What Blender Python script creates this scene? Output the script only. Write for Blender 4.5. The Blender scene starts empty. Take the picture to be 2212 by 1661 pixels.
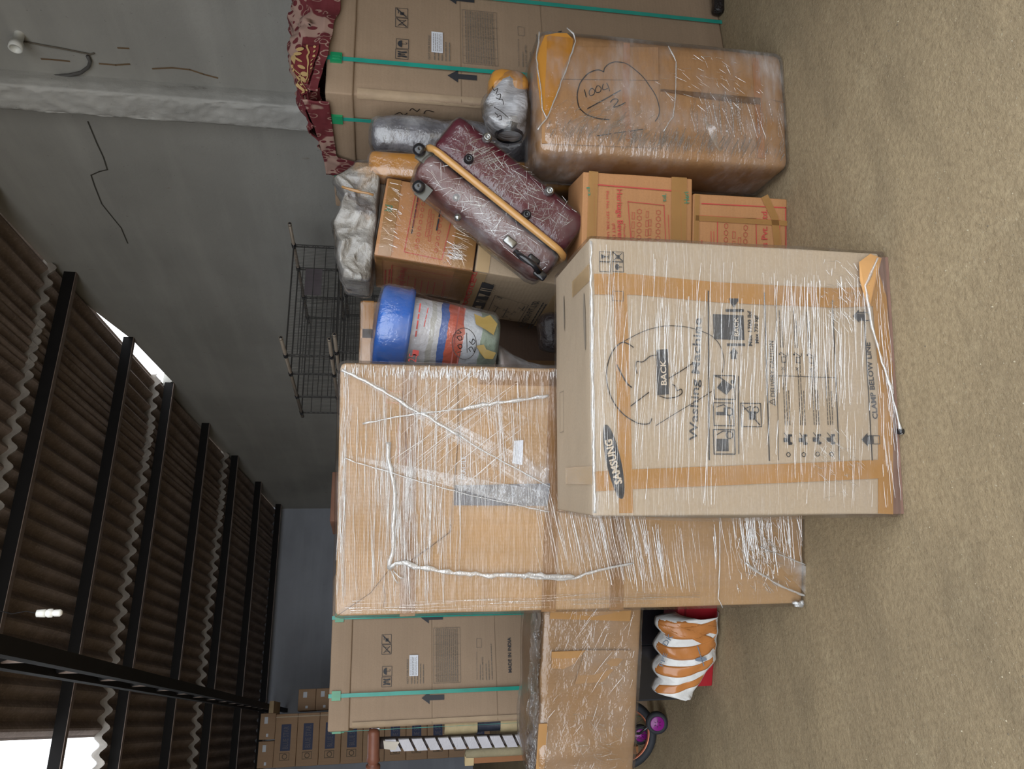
import bpy, math, random
from math import sin, cos, pi, radians
from mathutils import Vector, Matrix, noise
random.seed(7)
SC = bpy.context.scene
COL = SC.collection

# ------------------------------------------------------------------ camera, sky, exposure
YAW = radians(24)                                  # the hall stands turned by this much
NX, NY = cos(YAW), sin(YAW)                        # purlin direction (across)
BX, BY = -sin(YAW), cos(YAW)                       # direction towards the back wall
def hall(n, s, z=0.0): return Vector((NX*n+BX*s, NY*n+BY*s, z))

cam = bpy.data.cameras.new('camera'); cam.sensor_width = 36; cam.lens = 36*1650/2212
cam.clip_start = .05; cam.clip_end = 200
cam_o = bpy.data.objects.new('camera', cam); COL.objects.link(cam_o); SC.camera = cam_o
_p, _r = radians(9.3), radians(1.23)
_F = Vector((0, cos(_p), -sin(_p))); _R0 = Vector((1, 0, 0)); _U0 = _R0.cross(_F)
_R = _R0*cos(_r)+_U0*sin(_r); _U = _R.cross(_F)    # the phone was held on its side: picture-left is up
cam_o.matrix_world = Matrix(((-_U.x, _R.x, -_F.x, 0), (-_U.y, _R.y, -_F.y, 0), (-_U.z, _R.z, -_F.z, 1.5), (0, 0, 0, 1)))

W = bpy.data.worlds.new('sky'); SC.world = W; W.use_nodes = True
W.node_tree.nodes['Background'].inputs[0].default_value = (.90, .95, 1.0, 1)
W.node_tree.nodes['Background'].inputs[1].default_value = 2.55
SC.view_settings.view_transform = 'Standard'; SC.view_settings.look = 'None'
SC.view_settings.gamma = 1; SC.view_settings.use_curve_mapping = False
SC.view_settings.exposure = 0.27
SC.cycles.max_bounces = 10; SC.cycles.diffuse_bounces = 6; SC.cycles.transparent_max_bounces = 16
SC.cycles.sample_clamp_indirect = 6
pl = bpy.data.lights.new('doorway_portal', 'AREA'); pl.shape = 'RECTANGLE'; pl.size = 10.5; pl.size_y = 5.0
pl.cycles.is_portal = True
po = bpy.data.objects.new('doorway_portal', pl); COL.objects.link(po)
DOOR_S = .8
po.location = hall(-3.15, DOOR_S, 2.45)
po.rotation_euler = (radians(90), 0, YAW)   # portal faces into the hall

# ------------------------------------------------------------------ small library
def tag(o, label=None, cat=None, group=None, kind=None):
    if label: o['label'] = label
    if cat: o['category'] = cat
    if group: o['group'] = group
    if kind: o['kind'] = kind
    return o
def empty(name, loc=(0, 0, 0), rot=(0, 0, 0), parent=None):
    o = bpy.data.objects.new(name, None); COL.objects.link(o); o.empty_display_size = .1
    o.location = loc; o.rotation_euler = rot
    if parent: o.parent = parent
    return o
def link(name, me, parent=None):
    o = bpy.data.objects.new(name, me); COL.objects.link(o)
    if parent: o.parent = parent
    return o
class MB:
    def __init__(s): s.v = []; s.f = []; s.m = []
    def quad(s, a, b, c, d, m=0):
        i = len(s.v); s.v += [tuple(a), tuple(b), tuple(c), tuple(d)]; s.f.append((i, i+1, i+2, i+3)); s.m.append(m); return s
    def poly(s, pts, m=0):
        i = len(s.v); s.v += [tuple(p) for p in pts]; s.f.append(tuple(range(i, i+len(pts)))); s.m.append(m); return s
    def box(s, x0, y0, z0, x1, y1, z1, m=0, M=None):
        i = len(s.v); P = [(x0,y0,z0),(x1,y0,z0),(x1,y1,z0),(x0,y1,z0),(x0,y0,z1),(x1,y0,z1),(x1,y1,z1),(x0,y1,z1)]
        if M: P = [tuple(M @ Vector(p)) for p in P]
        s.v += P
        for f in ((0,3,2,1),(4,5,6,7),(0,1,5,4),(1,2,6,5),(2,3,7,6),(3,0,4,7)):
            s.f.append(tuple(i+k for k in f)); s.m.append(m)
        return s
    def prism(s, pts, d, m=0):                     # pts: 3d polygon (ccw from outside), d: thickness vector going inwards
        n = len(pts); i = len(s.v); d = Vector(d)
        s.v += [tuple(p) for p in pts] + [tuple(Vector(p)+d) for p in pts]
        s.f.append(tuple(range(i, i+n))); s.m.append(m)
        s.f.append(tuple(range(i+2*n-1, i+n-1, -1))); s.m.append(m)
        for k in range(n):
            q = (k+1) % n; s.f.append((i+q, i+k, i+n+k, i+n+q)); s.m.append(m)
        return s
    def tube(s, pts, r, n=8, m=0, caps=True, jit=0):
        pts = [Vector(p) for p in pts]; k = len(pts); base = len(s.v)
        up = None
        for j, p in enumerate(pts):
            t = (pts[min(j+1, k-1)]-pts[max(j-1, 0)])
            t = t.normalized() if t.length > 1e-9 else Vector((0, 0, 1))
            if up is None: up = Vector((0, 0, 1)) if abs(t.z) < .9 else Vector((1, 0, 0))
            a = t.cross(up)
            if a.length < 1e-6: a = t.cross(Vector((1, .2, 0)))
            a.normalize(); b = a.cross(t); up = b
            rr = r[j] if isinstance(r, (list, tuple)) else r
            for q in range(n):
                g = rr*(1+jit*random.uniform(-1, 1)); an = 2*pi*q/n
                s.v.append(tuple(p+a*cos(an)*g+b*sin(an)*g))
        for j in range(k-1):
            for q in range(n):
                a0 = base+j*n+q; a1 = base+j*n+(q+1) % n
                s.f.append((a0, a1, a1+n, a0+n)); s.m.append(m)
        if caps:
            s.f.append(tuple(base+q for q in range(n-1, -1, -1))); s.m.append(m)
            s.f.append(tuple(base+(k-1)*n+q for q in range(n))); s.m.append(m)
        return s
    def lathe(s, prof, n=32, c=(0, 0, 0), M=None, m=0, fn=None):
        base = len(s.v)
        for r, z in prof:
            for q in range(n):
                a = 2*pi*q/n; p = Vector((r*cos(a), r*sin(a), z))
                if fn: p = fn(p)
                if M: p = M @ p
                s.v.append(tuple(p+Vector(c)))
        for j in range(len(prof)-1):
            for q in range(n):
                a0 = base+j*n+q; a1 = base+j*n+(q+1) % n
                s.f.append((a0, a1, a1+n, a0+n)); s.m.append(m)
        return s
    def grid(s, fn, nu, nv, m=0):
        base = len(s.v)
        for i in range(nu+1):
            for j in range(nv+1): s.v.append(tuple(fn(i/nu, j/nv)))
        for i in range(nu):
            for j in range(nv):
                a = base+i*(nv+1)+j; s.f.append((a, a+nv+1, a+nv+2, a+1)); s.m.append(m)
        return s
    def mesh(s, name, mats, smooth=False):
        me = bpy.data.meshes.new(name); me.from_pydata(s.v, [], s.f)
        for mm in (mats if isinstance(mats, (list, tuple)) else [mats]): me.materials.append(mm)
        me.polygons.foreach_set('material_index', s.m)
        me.polygons.foreach_set('use_smooth', [smooth]*len(s.f)); me.update()
        return me
    def build(s, name, mats, parent=None, smooth=False):
        return link(name, s.mesh(name, mats, smooth), parent)
def nz(p, f, sd): return noise.noise(Vector(p)*f+Vector((sd*3.1, sd*1.7, sd*5.3)))
def softbox(Wd, D, H, r=.008, n=(10, 6, 12), amp=0., freq=4., seed=0, bul=(0, 0, 0), e=0., m=0, mb=None, warp=None, oct2=0., top=True):
    """a carton: rounded edges, slightly bulging and dented faces; front-bottom-left corner at the origin"""
    mb = mb or MB()
    def ax(L, k):
        if L <= 2.2*r: return [0, L/2, L]
        return [0, r*.3] + [r+(L-2*r)*i/k for i in range(k+1)] + [L-r*.3, L]
    X, Y, Z = ax(Wd, n[0]), ax(D, n[1]), ax(H, n[2]); I, J, K = len(X)-1, len(Y)-1, len(Z)-1
    idx = {}
    lo = Vector((r, r, r)); hi = Vector((max(r, Wd-r), max(r, D-r), max(r, H-r)))
    def V(i, j, k):
        if (i, j, k) in idx: return idx[(i, j, k)]
        p = Vector((X[i], Y[j], Z[k])); q = Vector([min(max(p[t], lo[t]), hi[t]) for t in range(3)])
        d = p-q; nn = d.normalized() if d.length > 1e-9 else Vector((0, 0, 0))
        w = q+nn*(r+e)
        u = [p[t]/(Wd, D, H)[t] for t in range(3)]
        b = (bul[0]*abs(nn.x)*sin(pi*u[1])*sin(pi*u[2]) + bul[1]*abs(nn.y)*sin(pi*u[0])*sin(pi*u[2]) + bul[2]*abs(nn.z)*sin(pi*u[0])*sin(pi*u[1]))
        b += amp*nz(p, freq, seed)
        if oct2: b += oct2*nz(p, freq*3.3, seed+4)
        w += nn*b
        if warp: w = warp(w)
        idx[(i, j, k)] = len(mb.v); mb.v.append(tuple(w)); return idx[(i, j, k)]
    def F(*a): mb.f.append(tuple(a)); mb.m.append(m)
    for i in range(I):
        for k in range(K):
            F(V(i, 0, k), V(i+1, 0, k), V(i+1, 0, k+1), V(i, 0, k+1)); F(V(i+1, J, k), V(i, J, k), V(i, J, k+1), V(i+1, J, k+1))
        for j in range(J):
            F(V(i, j+1, 0), V(i+1, j+1, 0), V(i+1, j, 0), V(i, j, 0))
            if top: F(V(i, j, K), V(i+1, j, K), V(i+1, j+1, K), V(i, j+1, K))
    for j in range(J):
        for k in range(K):
            F(V(0, j+1, k), V(0, j, k), V(0, j, k+1), V(0, j+1, k+1)); F(V(I, j, k), V(I, j+1, k), V(I, j+1, k+1), V(I, j, k+1))
    return mb

# ---- flat printing: everything printed on one face in one ink is one thin mesh
_tc = {}
def _glyphs(txt, off):
    key = (txt, off)
    if key in _tc: return _tc[key]
    cu = bpy.data.curves.new('t', 'FONT'); cu.body = txt; cu.size = 1; cu.offset = off; cu.resolution_u = 2
    ob = bpy.data.objects.new('t', cu); COL.objects.link(ob); bpy.context.view_layer.update()
    me = ob.to_mesh(); vs = [(v.co.x, v.co.y) for v in me.vertices]; fs = [tuple(p.vertices) for p in me.polygons]
    ob.to_mesh_clear(); bpy.data.objects.remove(ob); bpy.data.curves.remove(cu)
    _tc[key] = (vs, fs); return _tc[key]
class Ink:
    """2d printing on a face; (x, z) runs along the face"""
    def __init__(s): s.v = []; s.f = []
    def text(s, txt, x0, z0, x1, z1, h, off=0.0):  # baseline from (x0,z0) to (x1,z1), cap height h
        vs, fs = _glyphs(txt, off)
        if not vs: return s
        a = min(v[0] for v in vs); b = max(v[0] for v in vs); L = math.hypot(x1-x0, z1-z0); dx, dz = (x1-x0)/L, (z1-z0)/L
        i = len(s.v)
        for x, y in vs:
            u = (x-a)/(b-a)*L; w = y/.70*h
            s.v.append((x0+dx*u-dz*w, z0+dz*u+dx*w))
        s.f += [tuple(i+k for k in f) for f in fs]; return s
    def poly(s, pts):
        i = len(s.v); s.v += [tuple(p) for p in pts]; s.f.append(tuple(range(i, i+len(pts)))); return s
    def rect(s, x0, z0, x1, z1): return s.poly([(x0, z0), (x1, z0), (x1, z1), (x0, z1)])
    def line(s, pts, w):
        for (a, b), (c, d) in zip(pts[:-1], pts[1:]):
            L = math.hypot(c-a, d-b)
            if L < 1e-9: continue
            ex, ez = (c-a)/L*w*.3, (d-b)/L*w*.3
            px, pz = -(d-b)/L*w/2, (c-a)/L*w/2
            s.poly([(a-ex-px, b-ez-pz), (c+ex-px, d+ez-pz), (c+ex+px, d+ez+pz), (a-ex+px, b-ez+pz)])
        return s
    def frame(s, x0, z0, x1, z1, w): return s.line([(x0, z0), (x1, z0), (x1, z1), (x0, z1), (x0, z0)], w)
    def ring(s, x, z, rx, rz, w, n=20, rot=0):
        return s.line([(x+rx*cos(2*pi*k/n)*cos(rot)-rz*sin(2*pi*k/n)*sin(rot), z+rx*cos(2*pi*k/n)*sin(rot)+rz*sin(2*pi*k/n)*cos(rot)) for k in range(n+1)], w)
    def disc(s, x, z, rx, rz, n=28, rot=0):
        return s.poly([(x+rx*cos(2*pi*k/n)*cos(rot)-rz*sin(2*pi*k/n)*sin(rot), z+rx*cos(2*pi*k/n)*sin(rot)+rz*sin(2*pi*k/n)*cos(rot)) for k in range(n)])
    def scribble(s, pts, w, n=5):                  # smooth pen stroke through the points
        P = [pts[0]]+list(pts)+[pts[-1]]; out = []
        for i in range(1, len(P)-2):
            for k in range(n):
                t = k/n; q = []
                for c in (0, 1):
                    a, b, d, e = P[i-1][c], P[i][c], P[i+1][c], P[i+2][c]
                    q.append(.5*(2*b+(d-a)*t+(2*a-5*b+4*d-e)*t*t+(3*b-a-3*d+e)*t**3))
                out.append(tuple(q))
        out.append(pts[-1]); return s.line(out, w)
    def dashes(s, x0, z0, x1, z1, h):               # a line of print too small to read
        L = math.hypot(x1-x0, z1-z0); n = max(1, int(L/(h*4))); t = 0
        while t < L:
            l = h*random.uniform(1.5, 5); e = min(L, t+l)
            s.line([(x0+(x1-x0)*t/L, z0+(z1-z0)*t/L), (x0+(x1-x0)*e/L, z0+(z1-z0)*e/L)], h*.55); t = e+h*.9
        return s
    def build(s, name, mat, parent, M=None, y=-.0045):
        M = M or Matrix.Identity(4)
        me = bpy.data.meshes.new(name); me.from_pydata([tuple(M @ Vector((a, y, b))) for a, b in s.v], [], s.f)
        me.materials.append(mat); me.update(); o = link(name, me, parent)
        if name.split('_')[-1] in ('print', 'note', 'scrawl', 'stamp', 'lettering'): o['kind'] = 'stuff'
        return o
def side_left(D):                                    # maps front-face coordinates onto the left side of a box of depth D (x=0 far, x=D near)
    return Matrix(((0, 1, 0, 0), (-1, 0, 0, D), (0, 0, 1, 0), (0, 0, 0, 1)))
def top_face(H):                                     # x along the front, z going back
    return Matrix(((1, 0, 0, 0), (0, 0, 1, 0), (0, -1, 0, H), (0, 0, 0, 1)))
class Pieces:                                        # several loose pieces that each become an object
    def __init__(s): s.q = []
    def new(s): s.q.append(MB()); return s.q[-1]
    def build(s, name, mats, parent=None, smooth=False): return [b.build(name, mats, parent, smooth) for b in s.q]
def strip(mb, pts, w, y=-.003, t=.0012, M=None, m=0): # a band of tape lying on a face, along the points (x, z)
    if isinstance(mb, Pieces): mb = mb.new()
    M = M or Matrix.Identity(4); lo = []; hi = []
    for i, (x, z) in enumerate(pts):
        (a, b), (c, d) = pts[max(0, i-1)], pts[min(len(pts)-1, i+1)]
        L = math.hypot(c-a, d-b); px, pz = -(d-b)/L*w/2, (c-a)/L*w/2
        lo.append((x-px, z-pz)); hi.append((x+px, z+pz))
    nrm = (M.to_3x3() @ Vector((0, 1, 0)))*t; V = lambda q: M @ Vector((q[0], y, q[1]))
    b0 = len(mb.v)
    for q0, q1 in zip(lo, hi):
        for p in (V(q0), V(q1)): mb.v += [tuple(p), tuple(p+nrm)]
    for i in range(len(pts)-1):
        k = b0+4*i
        for f in ((k, k+4, k+6, k+2), (k+1, k+3, k+7, k+5), (k, k+1, k+5, k+4), (k+2, k+6, k+7, k+3)): mb.f.append(f); mb.m.append(m)
    k = b0+4*(len(pts)-1)
    for f in ((b0, b0+2, b0+3, b0+1), (k, k+1, k+3, k+2)): mb.f.append(f); mb.m.append(m)
    return mb
def ridges(mb, x0, x1, z0, z1, cnt, ang=0., l=(.05, .3), w=.002, y=-.008, spread=.03, M=None, follow=None):
    """raised creases of stretched film: thin half round ridges on a face"""
    M = M or Matrix.Identity(4)
    for _ in range(int(cnt*.95)):
        L = random.uniform(*l); a = ang+random.gauss(0, spread); cx = (x0+x1)/2+(x1-x0)*max(-.5, min(.5, random.gauss(0, .27))); cz = (z0+z1)/2+(z1-z0)*max(-.5, min(.5, random.gauss(0, .27)))
        ww = .52*w*random.choice((.5, .6, .8, 1, 1.5)); k = max(2, int(L/.03)); base = len(mb.v); ph = random.uniform(0, 9)
        kk = 0
        for j in range(k+1):
            t = (j/k-.5)*L; x = cx+cos(a)*t; z = cz+sin(a)*t+.0012*sin(ph+t*40)
            if x < x0-.005 or x > x1+.005 or z < z0-.005 or z > z1+.005: continue
            tp = ww*(.25+.75*sin(pi*(.08+.84*j/k)))
            yy = y if follow is None else follow(x, z)+y
            for q in range(4):
                an = pi*q/3; mb.v.append(tuple(M @ Vector((x-sin(a)*cos(an)*tp, yy-sin(an)*tp*.8, z+cos(a)*cos(an)*tp))))
            kk += 1
        for j in range(kk-1):
            for q in range(3):
                b = base+j*4+q; mb.f.append((b, b+1, b+5, b+4)); mb.m.append(0)
    return mb
def rope(mb, pts, r, y=-.012, M=None, n=7, dense=.018, flat=1.0):
    """twisted film: a lumpy strand on a face through (x, z) points"""
    if isinstance(mb, Pieces): mb = mb.new()
    M = M or Matrix.Identity(4); P = []
    for (a, b), (c, d) in zip(pts[:-1], pts[1:]):
        k = max(1, int(math.hypot(c-a, d-b)/dense))
        P += [(a+(c-a)*j/k, b+(d-b)*j/k) for j in range(k)]
    P.append(pts[-1])
    base = len(mb.v)
    mb.tube([Vector((x+random.gauss(0, r*.25), y, z+random.gauss(0, r*.25))) for x, z in P], [r*random.uniform(.6, 1.25) for _ in P], n, jit=.35)
    for i in range(base, len(mb.v)):
        p = mb.v[i]; mb.v[i] = tuple(M @ Vector((p[0], y+(p[1]-y)*flat, p[2])))
    return mb

# ------------------------------------------------------------------ materials
class NT:
    def __init__(s, name):
        s.mat = bpy.data.materials.new(name); s.mat.use_nodes = True; s.t = s.mat.node_tree; s.t.nodes.clear()
        s.out = s.n('ShaderNodeOutputMaterial')
    def n(s, typ, **kw):
        nd = s.t.nodes.new(typ)
        for k, v in kw.items(): setattr(nd, k, v)
        return nd
    def l(s, a, b): s.t.links.new(a, b)
    def obj(s, scale=(1, 1, 1), rot=(0, 0, 0)):
        c = s.n('ShaderNodeTexCoord'); m = s.n('ShaderNodeMapping'); m.inputs['Scale'].default_value = scale; m.inputs['Rotation'].default_value = rot
        s.l(c.outputs['Object'], m.inputs['Vector']); return m.outputs['Vector']
    def noise(s, vec, scale, detail=3, rough=.55):
        t = s.n('ShaderNodeTexNoise'); t.inputs['Scale'].default_value = scale; t.inputs['Detail'].default_value = detail; t.inputs['Roughness'].default_value = rough
        s.l(vec, t.inputs['Vector']); return t.outputs['Fac']
    def ramp(s, fac, stops):
        r = s.n('ShaderNodeValToRGB'); e = r.color_ramp.elements
        while len(e) < len(stops): e.new(.5)
        for q, (p, c) in zip(e, stops):
            q.position = p; q.color = (*c, 1) if isinstance(c, (tuple, list)) else (c, c, c, 1)
        s.l(fac, r.inputs['Fac']); return r.outputs['Color']
    def mix(s, fac, a, b, blend='MIX'):
        m = s.n('ShaderNodeMix', data_type='RGBA', blend_type=blend)
        for sock, v in ((m.inputs[0], fac), (m.inputs[6], a), (m.inputs[7], b)):
            if isinstance(v, (int, float)): sock.default_value = v if sock.type == 'VALUE' else (v, v, v, 1)
            elif isinstance(v, tuple): sock.default_value = (*v, 1)
            else: s.l(v, sock)
        return m.outputs[2]
    def math(s, op, a, b=0.):
        m = s.n('ShaderNodeMath', operation=op)
        for sock, v in ((m.inputs[0], a), (m.inputs[1], b)):
            if isinstance(v, (int, float)): sock.default_value = v
            else: s.l(v, sock)
        return m.outputs[0]
    def bump(s, h, strength=.3, dist=.01, nrm=None):
        b = s.n('ShaderNodeBump'); b.inputs['Strength'].default_value = strength; b.inputs['Distance'].default_value = dist
        s.l(h, b.inputs['Height'])
        if nrm: s.l(nrm, b.inputs['Normal'])
        return b.outputs['Normal']
    def pbr(s, col, rough=.6, nrm=None, metal=0., spec=.5, coat=0., alpha=None):
        b = s.n('ShaderNodeBsdfPrincipled')
        if isinstance(col, tuple): b.inputs['Base Color'].default_value = (*col, 1)
        else: s.l(col, b.inputs['Base Color'])
        if isinstance(rough, (int, float)): b.inputs['Roughness'].default_value = rough
        else: s.l(rough, b.inputs['Roughness'])
        b.inputs['Metallic'].default_value = metal; b.inputs['Specular IOR Level'].default_value = spec
        b.inputs['Coat Weight'].default_value = coat; b.inputs['Coat Roughness'].default_value = .12
        if alpha is not None: b.inputs['Alpha'].default_value = alpha
        if nrm: s.l(nrm, b.inputs['Normal'])
        return b.outputs[0]
    def done(s, sh): s.l(sh, s.out.inputs['Surface']); return s.mat
def plain(name, col, rough=.55, metal=0., spec=.5, coat=0., var=.12, alpha=None, bump=0., bs=60):
    t = NT(name); v = t.obj(); n = t.noise(v, 9, 4)
    c = t.mix(t.ramp(n, [(.3, 0.), (.7, 1.)]), tuple(x*(1-var) for x in col), tuple(min(1, x*(1+var)) for x in col))
    nr = t.bump(t.noise(v, bs, 3), bump, .004) if bump else None
    return t.done(t.pbr(c, rough, nr, metal, spec, coat, alpha))
def cardboard(name, col, flute=(0, 0, 1), var=.10, rough=.72, period=260., fb=.12, coat=0.):
    t = NT(name); v = t.obj()
    big = t.noise(v, 2.2, 4); streak = t.noise(t.obj(tuple(40. if f else 1.5 for f in flute)), 1., 3)
    c = t.mix(t.ramp(big, [(.3, 0.), (.7, 1.)]), tuple(x*(1-var) for x in col), tuple(x*(1+var) for x in col))
    c = t.mix(t.ramp(streak, [(.35, 0.), (.75, .35)]), c, tuple(x*.80 for x in col))
    c = t.mix(t.ramp(t.noise(v, 160, 2), [(.45, 0.), (.75, .35)]), c, tuple(x*.72 for x in col))
    wv = t.n('ShaderNodeTexWave', wave_type='BANDS', bands_direction='XYZ'[[i for i, f in enumerate(flute) if f][0]])
    wv.inputs['Scale'].default_value = period/ (2*pi) * .5; wv.inputs['Distortion'].default_value = .6
    t.l(v, wv.inputs['Vector'])
    nr = t.bump(wv.outputs['Fac'], fb, .0012); nr = t.bump(t.noise(v, 14, 4), .25, .012, nr)
    return t.done(t.pbr(c, rough, nr, coat=coat))
def film(name, stretch=(4, 4, 60), amt=.16, bump=.5, haze=.10, crinkle=.35, dist=.006, tint=(1, 1, 1), hz=5., rough=.10):
    """clear stretch wrap: see-through, glossy, stretched ripples and milky doubled patches"""
    t = NT(name); v = t.obj()
    a = t.noise(t.obj(stretch), 1., 4, .6); b = t.noise(v, 34, 3, .6); c = t.noise(v, hz, 4, .6)
    nr = t.bump(a, bump, dist); nr = t.bump(b, crinkle, .006, nr)
    lw = t.n('ShaderNodeFresnel'); lw.inputs['IOR'].default_value = 1.45; t.l(nr, lw.inputs['Normal'])
    fac = t.math('ADD', t.math('MULTIPLY', lw.outputs[0], .5), t.math('MULTIPLY', t.ramp(c, [(.35, .1), (.7, 1.)]), amt))
    tr = t.n('ShaderNodeBsdfTransparent'); tr.inputs[0].default_value = (.985*tint[0], .985*tint[1], .985*tint[2], 1)
    gl = t.n('ShaderNodeBsdfGlossy'); gl.inputs['Roughness'].default_value = rough; gl.inputs['Color'].default_value = (1, 1, 1, 1); t.l(nr, gl.inputs['Normal'])
    mx = t.n('ShaderNodeMixShader'); t.l(t.math('MINIMUM', fac, .5), mx.inputs[0]); t.l(tr.outputs[0], mx.inputs[1]); t.l(gl.outputs[0], mx.inputs[2])
    df = t.n('ShaderNodeBsdfDiffuse'); df.inputs[0].default_value = (.86, .86, .88, 1); t.l(nr, df.inputs['Normal'])
    m2 = t.n('ShaderNodeMixShader'); hzf = t.math('MULTIPLY', t.math('MULTIPLY', t.ramp(c, [(.42, 0.), (.72, 1.)]), t.ramp(a, [(.35, .25), (.7, 1.)])), haze)
    t.l(hzf, m2.inputs[0]); t.l(mx.outputs[0], m2.inputs[1]); t.l(df.outputs[0], m2.inputs[2])
    return t.done(m2.outputs[0])
def strand(name, tr_amt=.45, white=.75, rough=.14, gloss=.35):
    t = NT(name); v = t.obj(); nr = t.bump(t.noise(v, 120, 3), .5, .004)
    tr = t.n('ShaderNodeBsdfTransparent'); df = t.n('ShaderNodeBsdfDiffuse'); df.inputs[0].default_value = (white, white, white*.99, 1)
    gl = t.n('ShaderNodeBsdfGlossy'); gl.inputs['Roughness'].default_value = rough; t.l(nr, gl.inputs['Normal']); t.l(nr, df.inputs['Normal'])
    a = t.n('ShaderNodeMixShader'); a.inputs[0].default_value = gloss; t.l(df.outputs[0], a.inputs[1]); t.l(gl.outputs[0], a.inputs[2])
    b = t.n('ShaderNodeMixShader'); b.inputs[0].default_value = tr_amt; t.l(a.outputs[0], b.inputs[1]); t.l(tr.outputs[0], b.inputs[2])
    return t.done(b.outputs[0])
def tape_mat(name, col=(.50, .26, .08), alpha=.8, rough=.22):
    t = NT(name); v = t.obj(); n = t.noise(v, 6, 3); nr = t.bump(t.noise(v, 40, 3), .3, .004)
    c = t.mix(n, tuple(x*.82 for x in col), tuple(x*1.15 for x in col))
    return t.done(t.pbr(c, rough, nr, coat=.5, alpha=alpha))
WM_CARD = cardboard('beige_cardboard', (.44, .345, .245), (0, 0, 1), .06, period=300)
BIG_CARD = cardboard('golden_cardboard', (.43, .262, .125), (1, 0, 0), .17, period=330, fb=.14)
HER_CARD = cardboard('orange_cardboard', (.46, .222, .090), (0, 0, 1), .07)
TALL_CARD = cardboard('brown_cardboard', (.38, .205, .090), (0, 0, 1), .12)
COOL_CARD = cardboard('dusty_cardboard', (.335, .235, .155), (0, 0, 1), .07)
TAN_CARD = cardboard('tan_cardboard', (.36, .27, .18), (0, 0, 1), .07)
LONG_CARD = cardboard('long_cardboard', (.31, .18, .085), (1, 0, 0), .14)
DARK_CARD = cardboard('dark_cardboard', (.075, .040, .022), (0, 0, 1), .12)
FAR_CARD = cardboard('far_cardboard', (.36, .225, .13), (1, 0, 0), .10)
TAPE = tape_mat('packing_tape', (.50, .27, .10), .72)
TAPE_O = tape_mat('orange_tape', (.50, .225, .04), .93, .18); TAPE_H = tape_mat('carton_tape', (.47, .25, .085), .55, .2)
TAPE_R = tape_mat('terracotta_tape', (.52, .20, .055), .97, .25)
TAPE_P = tape_mat('pale_tape', (.62, .44, .24), .5)
INK = plain('black_ink', (.035, .036, .042), .6); INK_G = plain('grey_ink', (.16, .135, .11), .7, var=.3)
INK_R = plain('red_ink', (.50, .06, .05), .6); INK_GR = plain('green_ink', (.05, .20, .12), .5); INK_B = plain('blue_ink', (.03, .06, .20), .6)
PEN = plain('marker_pen', (.03, .022, .02), .4); INK_W = plain('pale_ink', (.58, .48, .37), .6); PAPER = plain('white_paper', (.72, .74, .80), .5)
FILM_H = film('stretch_film_fine', (5, 5, 90), .07, .6, .10, .2)
FILM_B = film('stretch_film_layered', (4, 4, 70), .08, .6, .10, .3, hz=3.)
FILM_V = film('stretch_film_upright', (30, 30, 8), .12, .6, .10, .5, hz=4.)
FILM_C = film('crumpled_film', (14, 14, 14), .07, .7, .16, .8, .010, hz=7.)
FILM_M = film('milky_film', (12, 12, 18), .12, .6, .45, .7, .010, hz=6.)
CREASE = strand('film_crease', .5, .6, .08, .85); MILK = strand('twisted_film', .5, .75, .18, .45)
STRAP = plain('green_strapping', (.02, .30, .235), .3, coat=.3); BUCKLE = plain('green_plastic', (.01, .25, .10), .2, coat=.6)
STEEL = plain('black_steel', (.010, .009, .009), .7, spec=.2); LIT_STEEL = plain('lit_brown_steel', (.24, .18, .15), .5, .2); WIRE = plain('dull_chrome', (.13, .125, .12), .35, .6)  # the brown steel has the light caught by black members in its colour
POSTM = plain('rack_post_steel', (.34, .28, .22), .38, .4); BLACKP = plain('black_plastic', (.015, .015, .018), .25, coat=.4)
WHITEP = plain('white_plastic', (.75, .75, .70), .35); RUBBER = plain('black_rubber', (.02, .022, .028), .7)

# ------------------------------------------------------------------ the hall
def plaster(name, base, stain, rough_amt=.25):
    t = NT(name); v = t.obj()
    c = t.mix(t.ramp(t.noise(v, .9, 5), [(.35, 0.), (.68, 1.)]), base, tuple(x*.80 for x in base))
    c = t.mix(t.ramp(t.noise(t.obj((1, 1, 9), (0, .25, 0)), .55, 4), [(.45, 0.), (.72, .45)]), c, tuple(x*1.18 for x in base))
    c = t.mix(t.ramp(t.noise(t.obj((1.4, 1.4, .5)), 5.5, 6, .7), [(.66, 0.), (.74, .75)]), c, stain)
    c = t.mix(t.ramp(t.noise(v, 34, 3, .7), [(.69, 0.), (.76, .8)]), c, tuple(x*.4 for x in base))
    nr = t.bump(t.noise(v, 5, 6, .65), rough_amt, .02); nr = t.bump(t.noise(v, 60, 4), .3, .003, nr)
    return t.done(t.pbr(c, .85, nr, spec=.2))
WALL = plaster('grey_plaster', (.37, .36, .33), (.20, .15, .10))
WALL_B = plaster('blue_lit_plaster', (.40, .42, .47), (.22, .22, .24))  # blue of the daylight at the back put into the plaster colour
PIER = plaster('flaking_limewash', (.50, .49, .46), (.10, .08, .06), .6)
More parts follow.
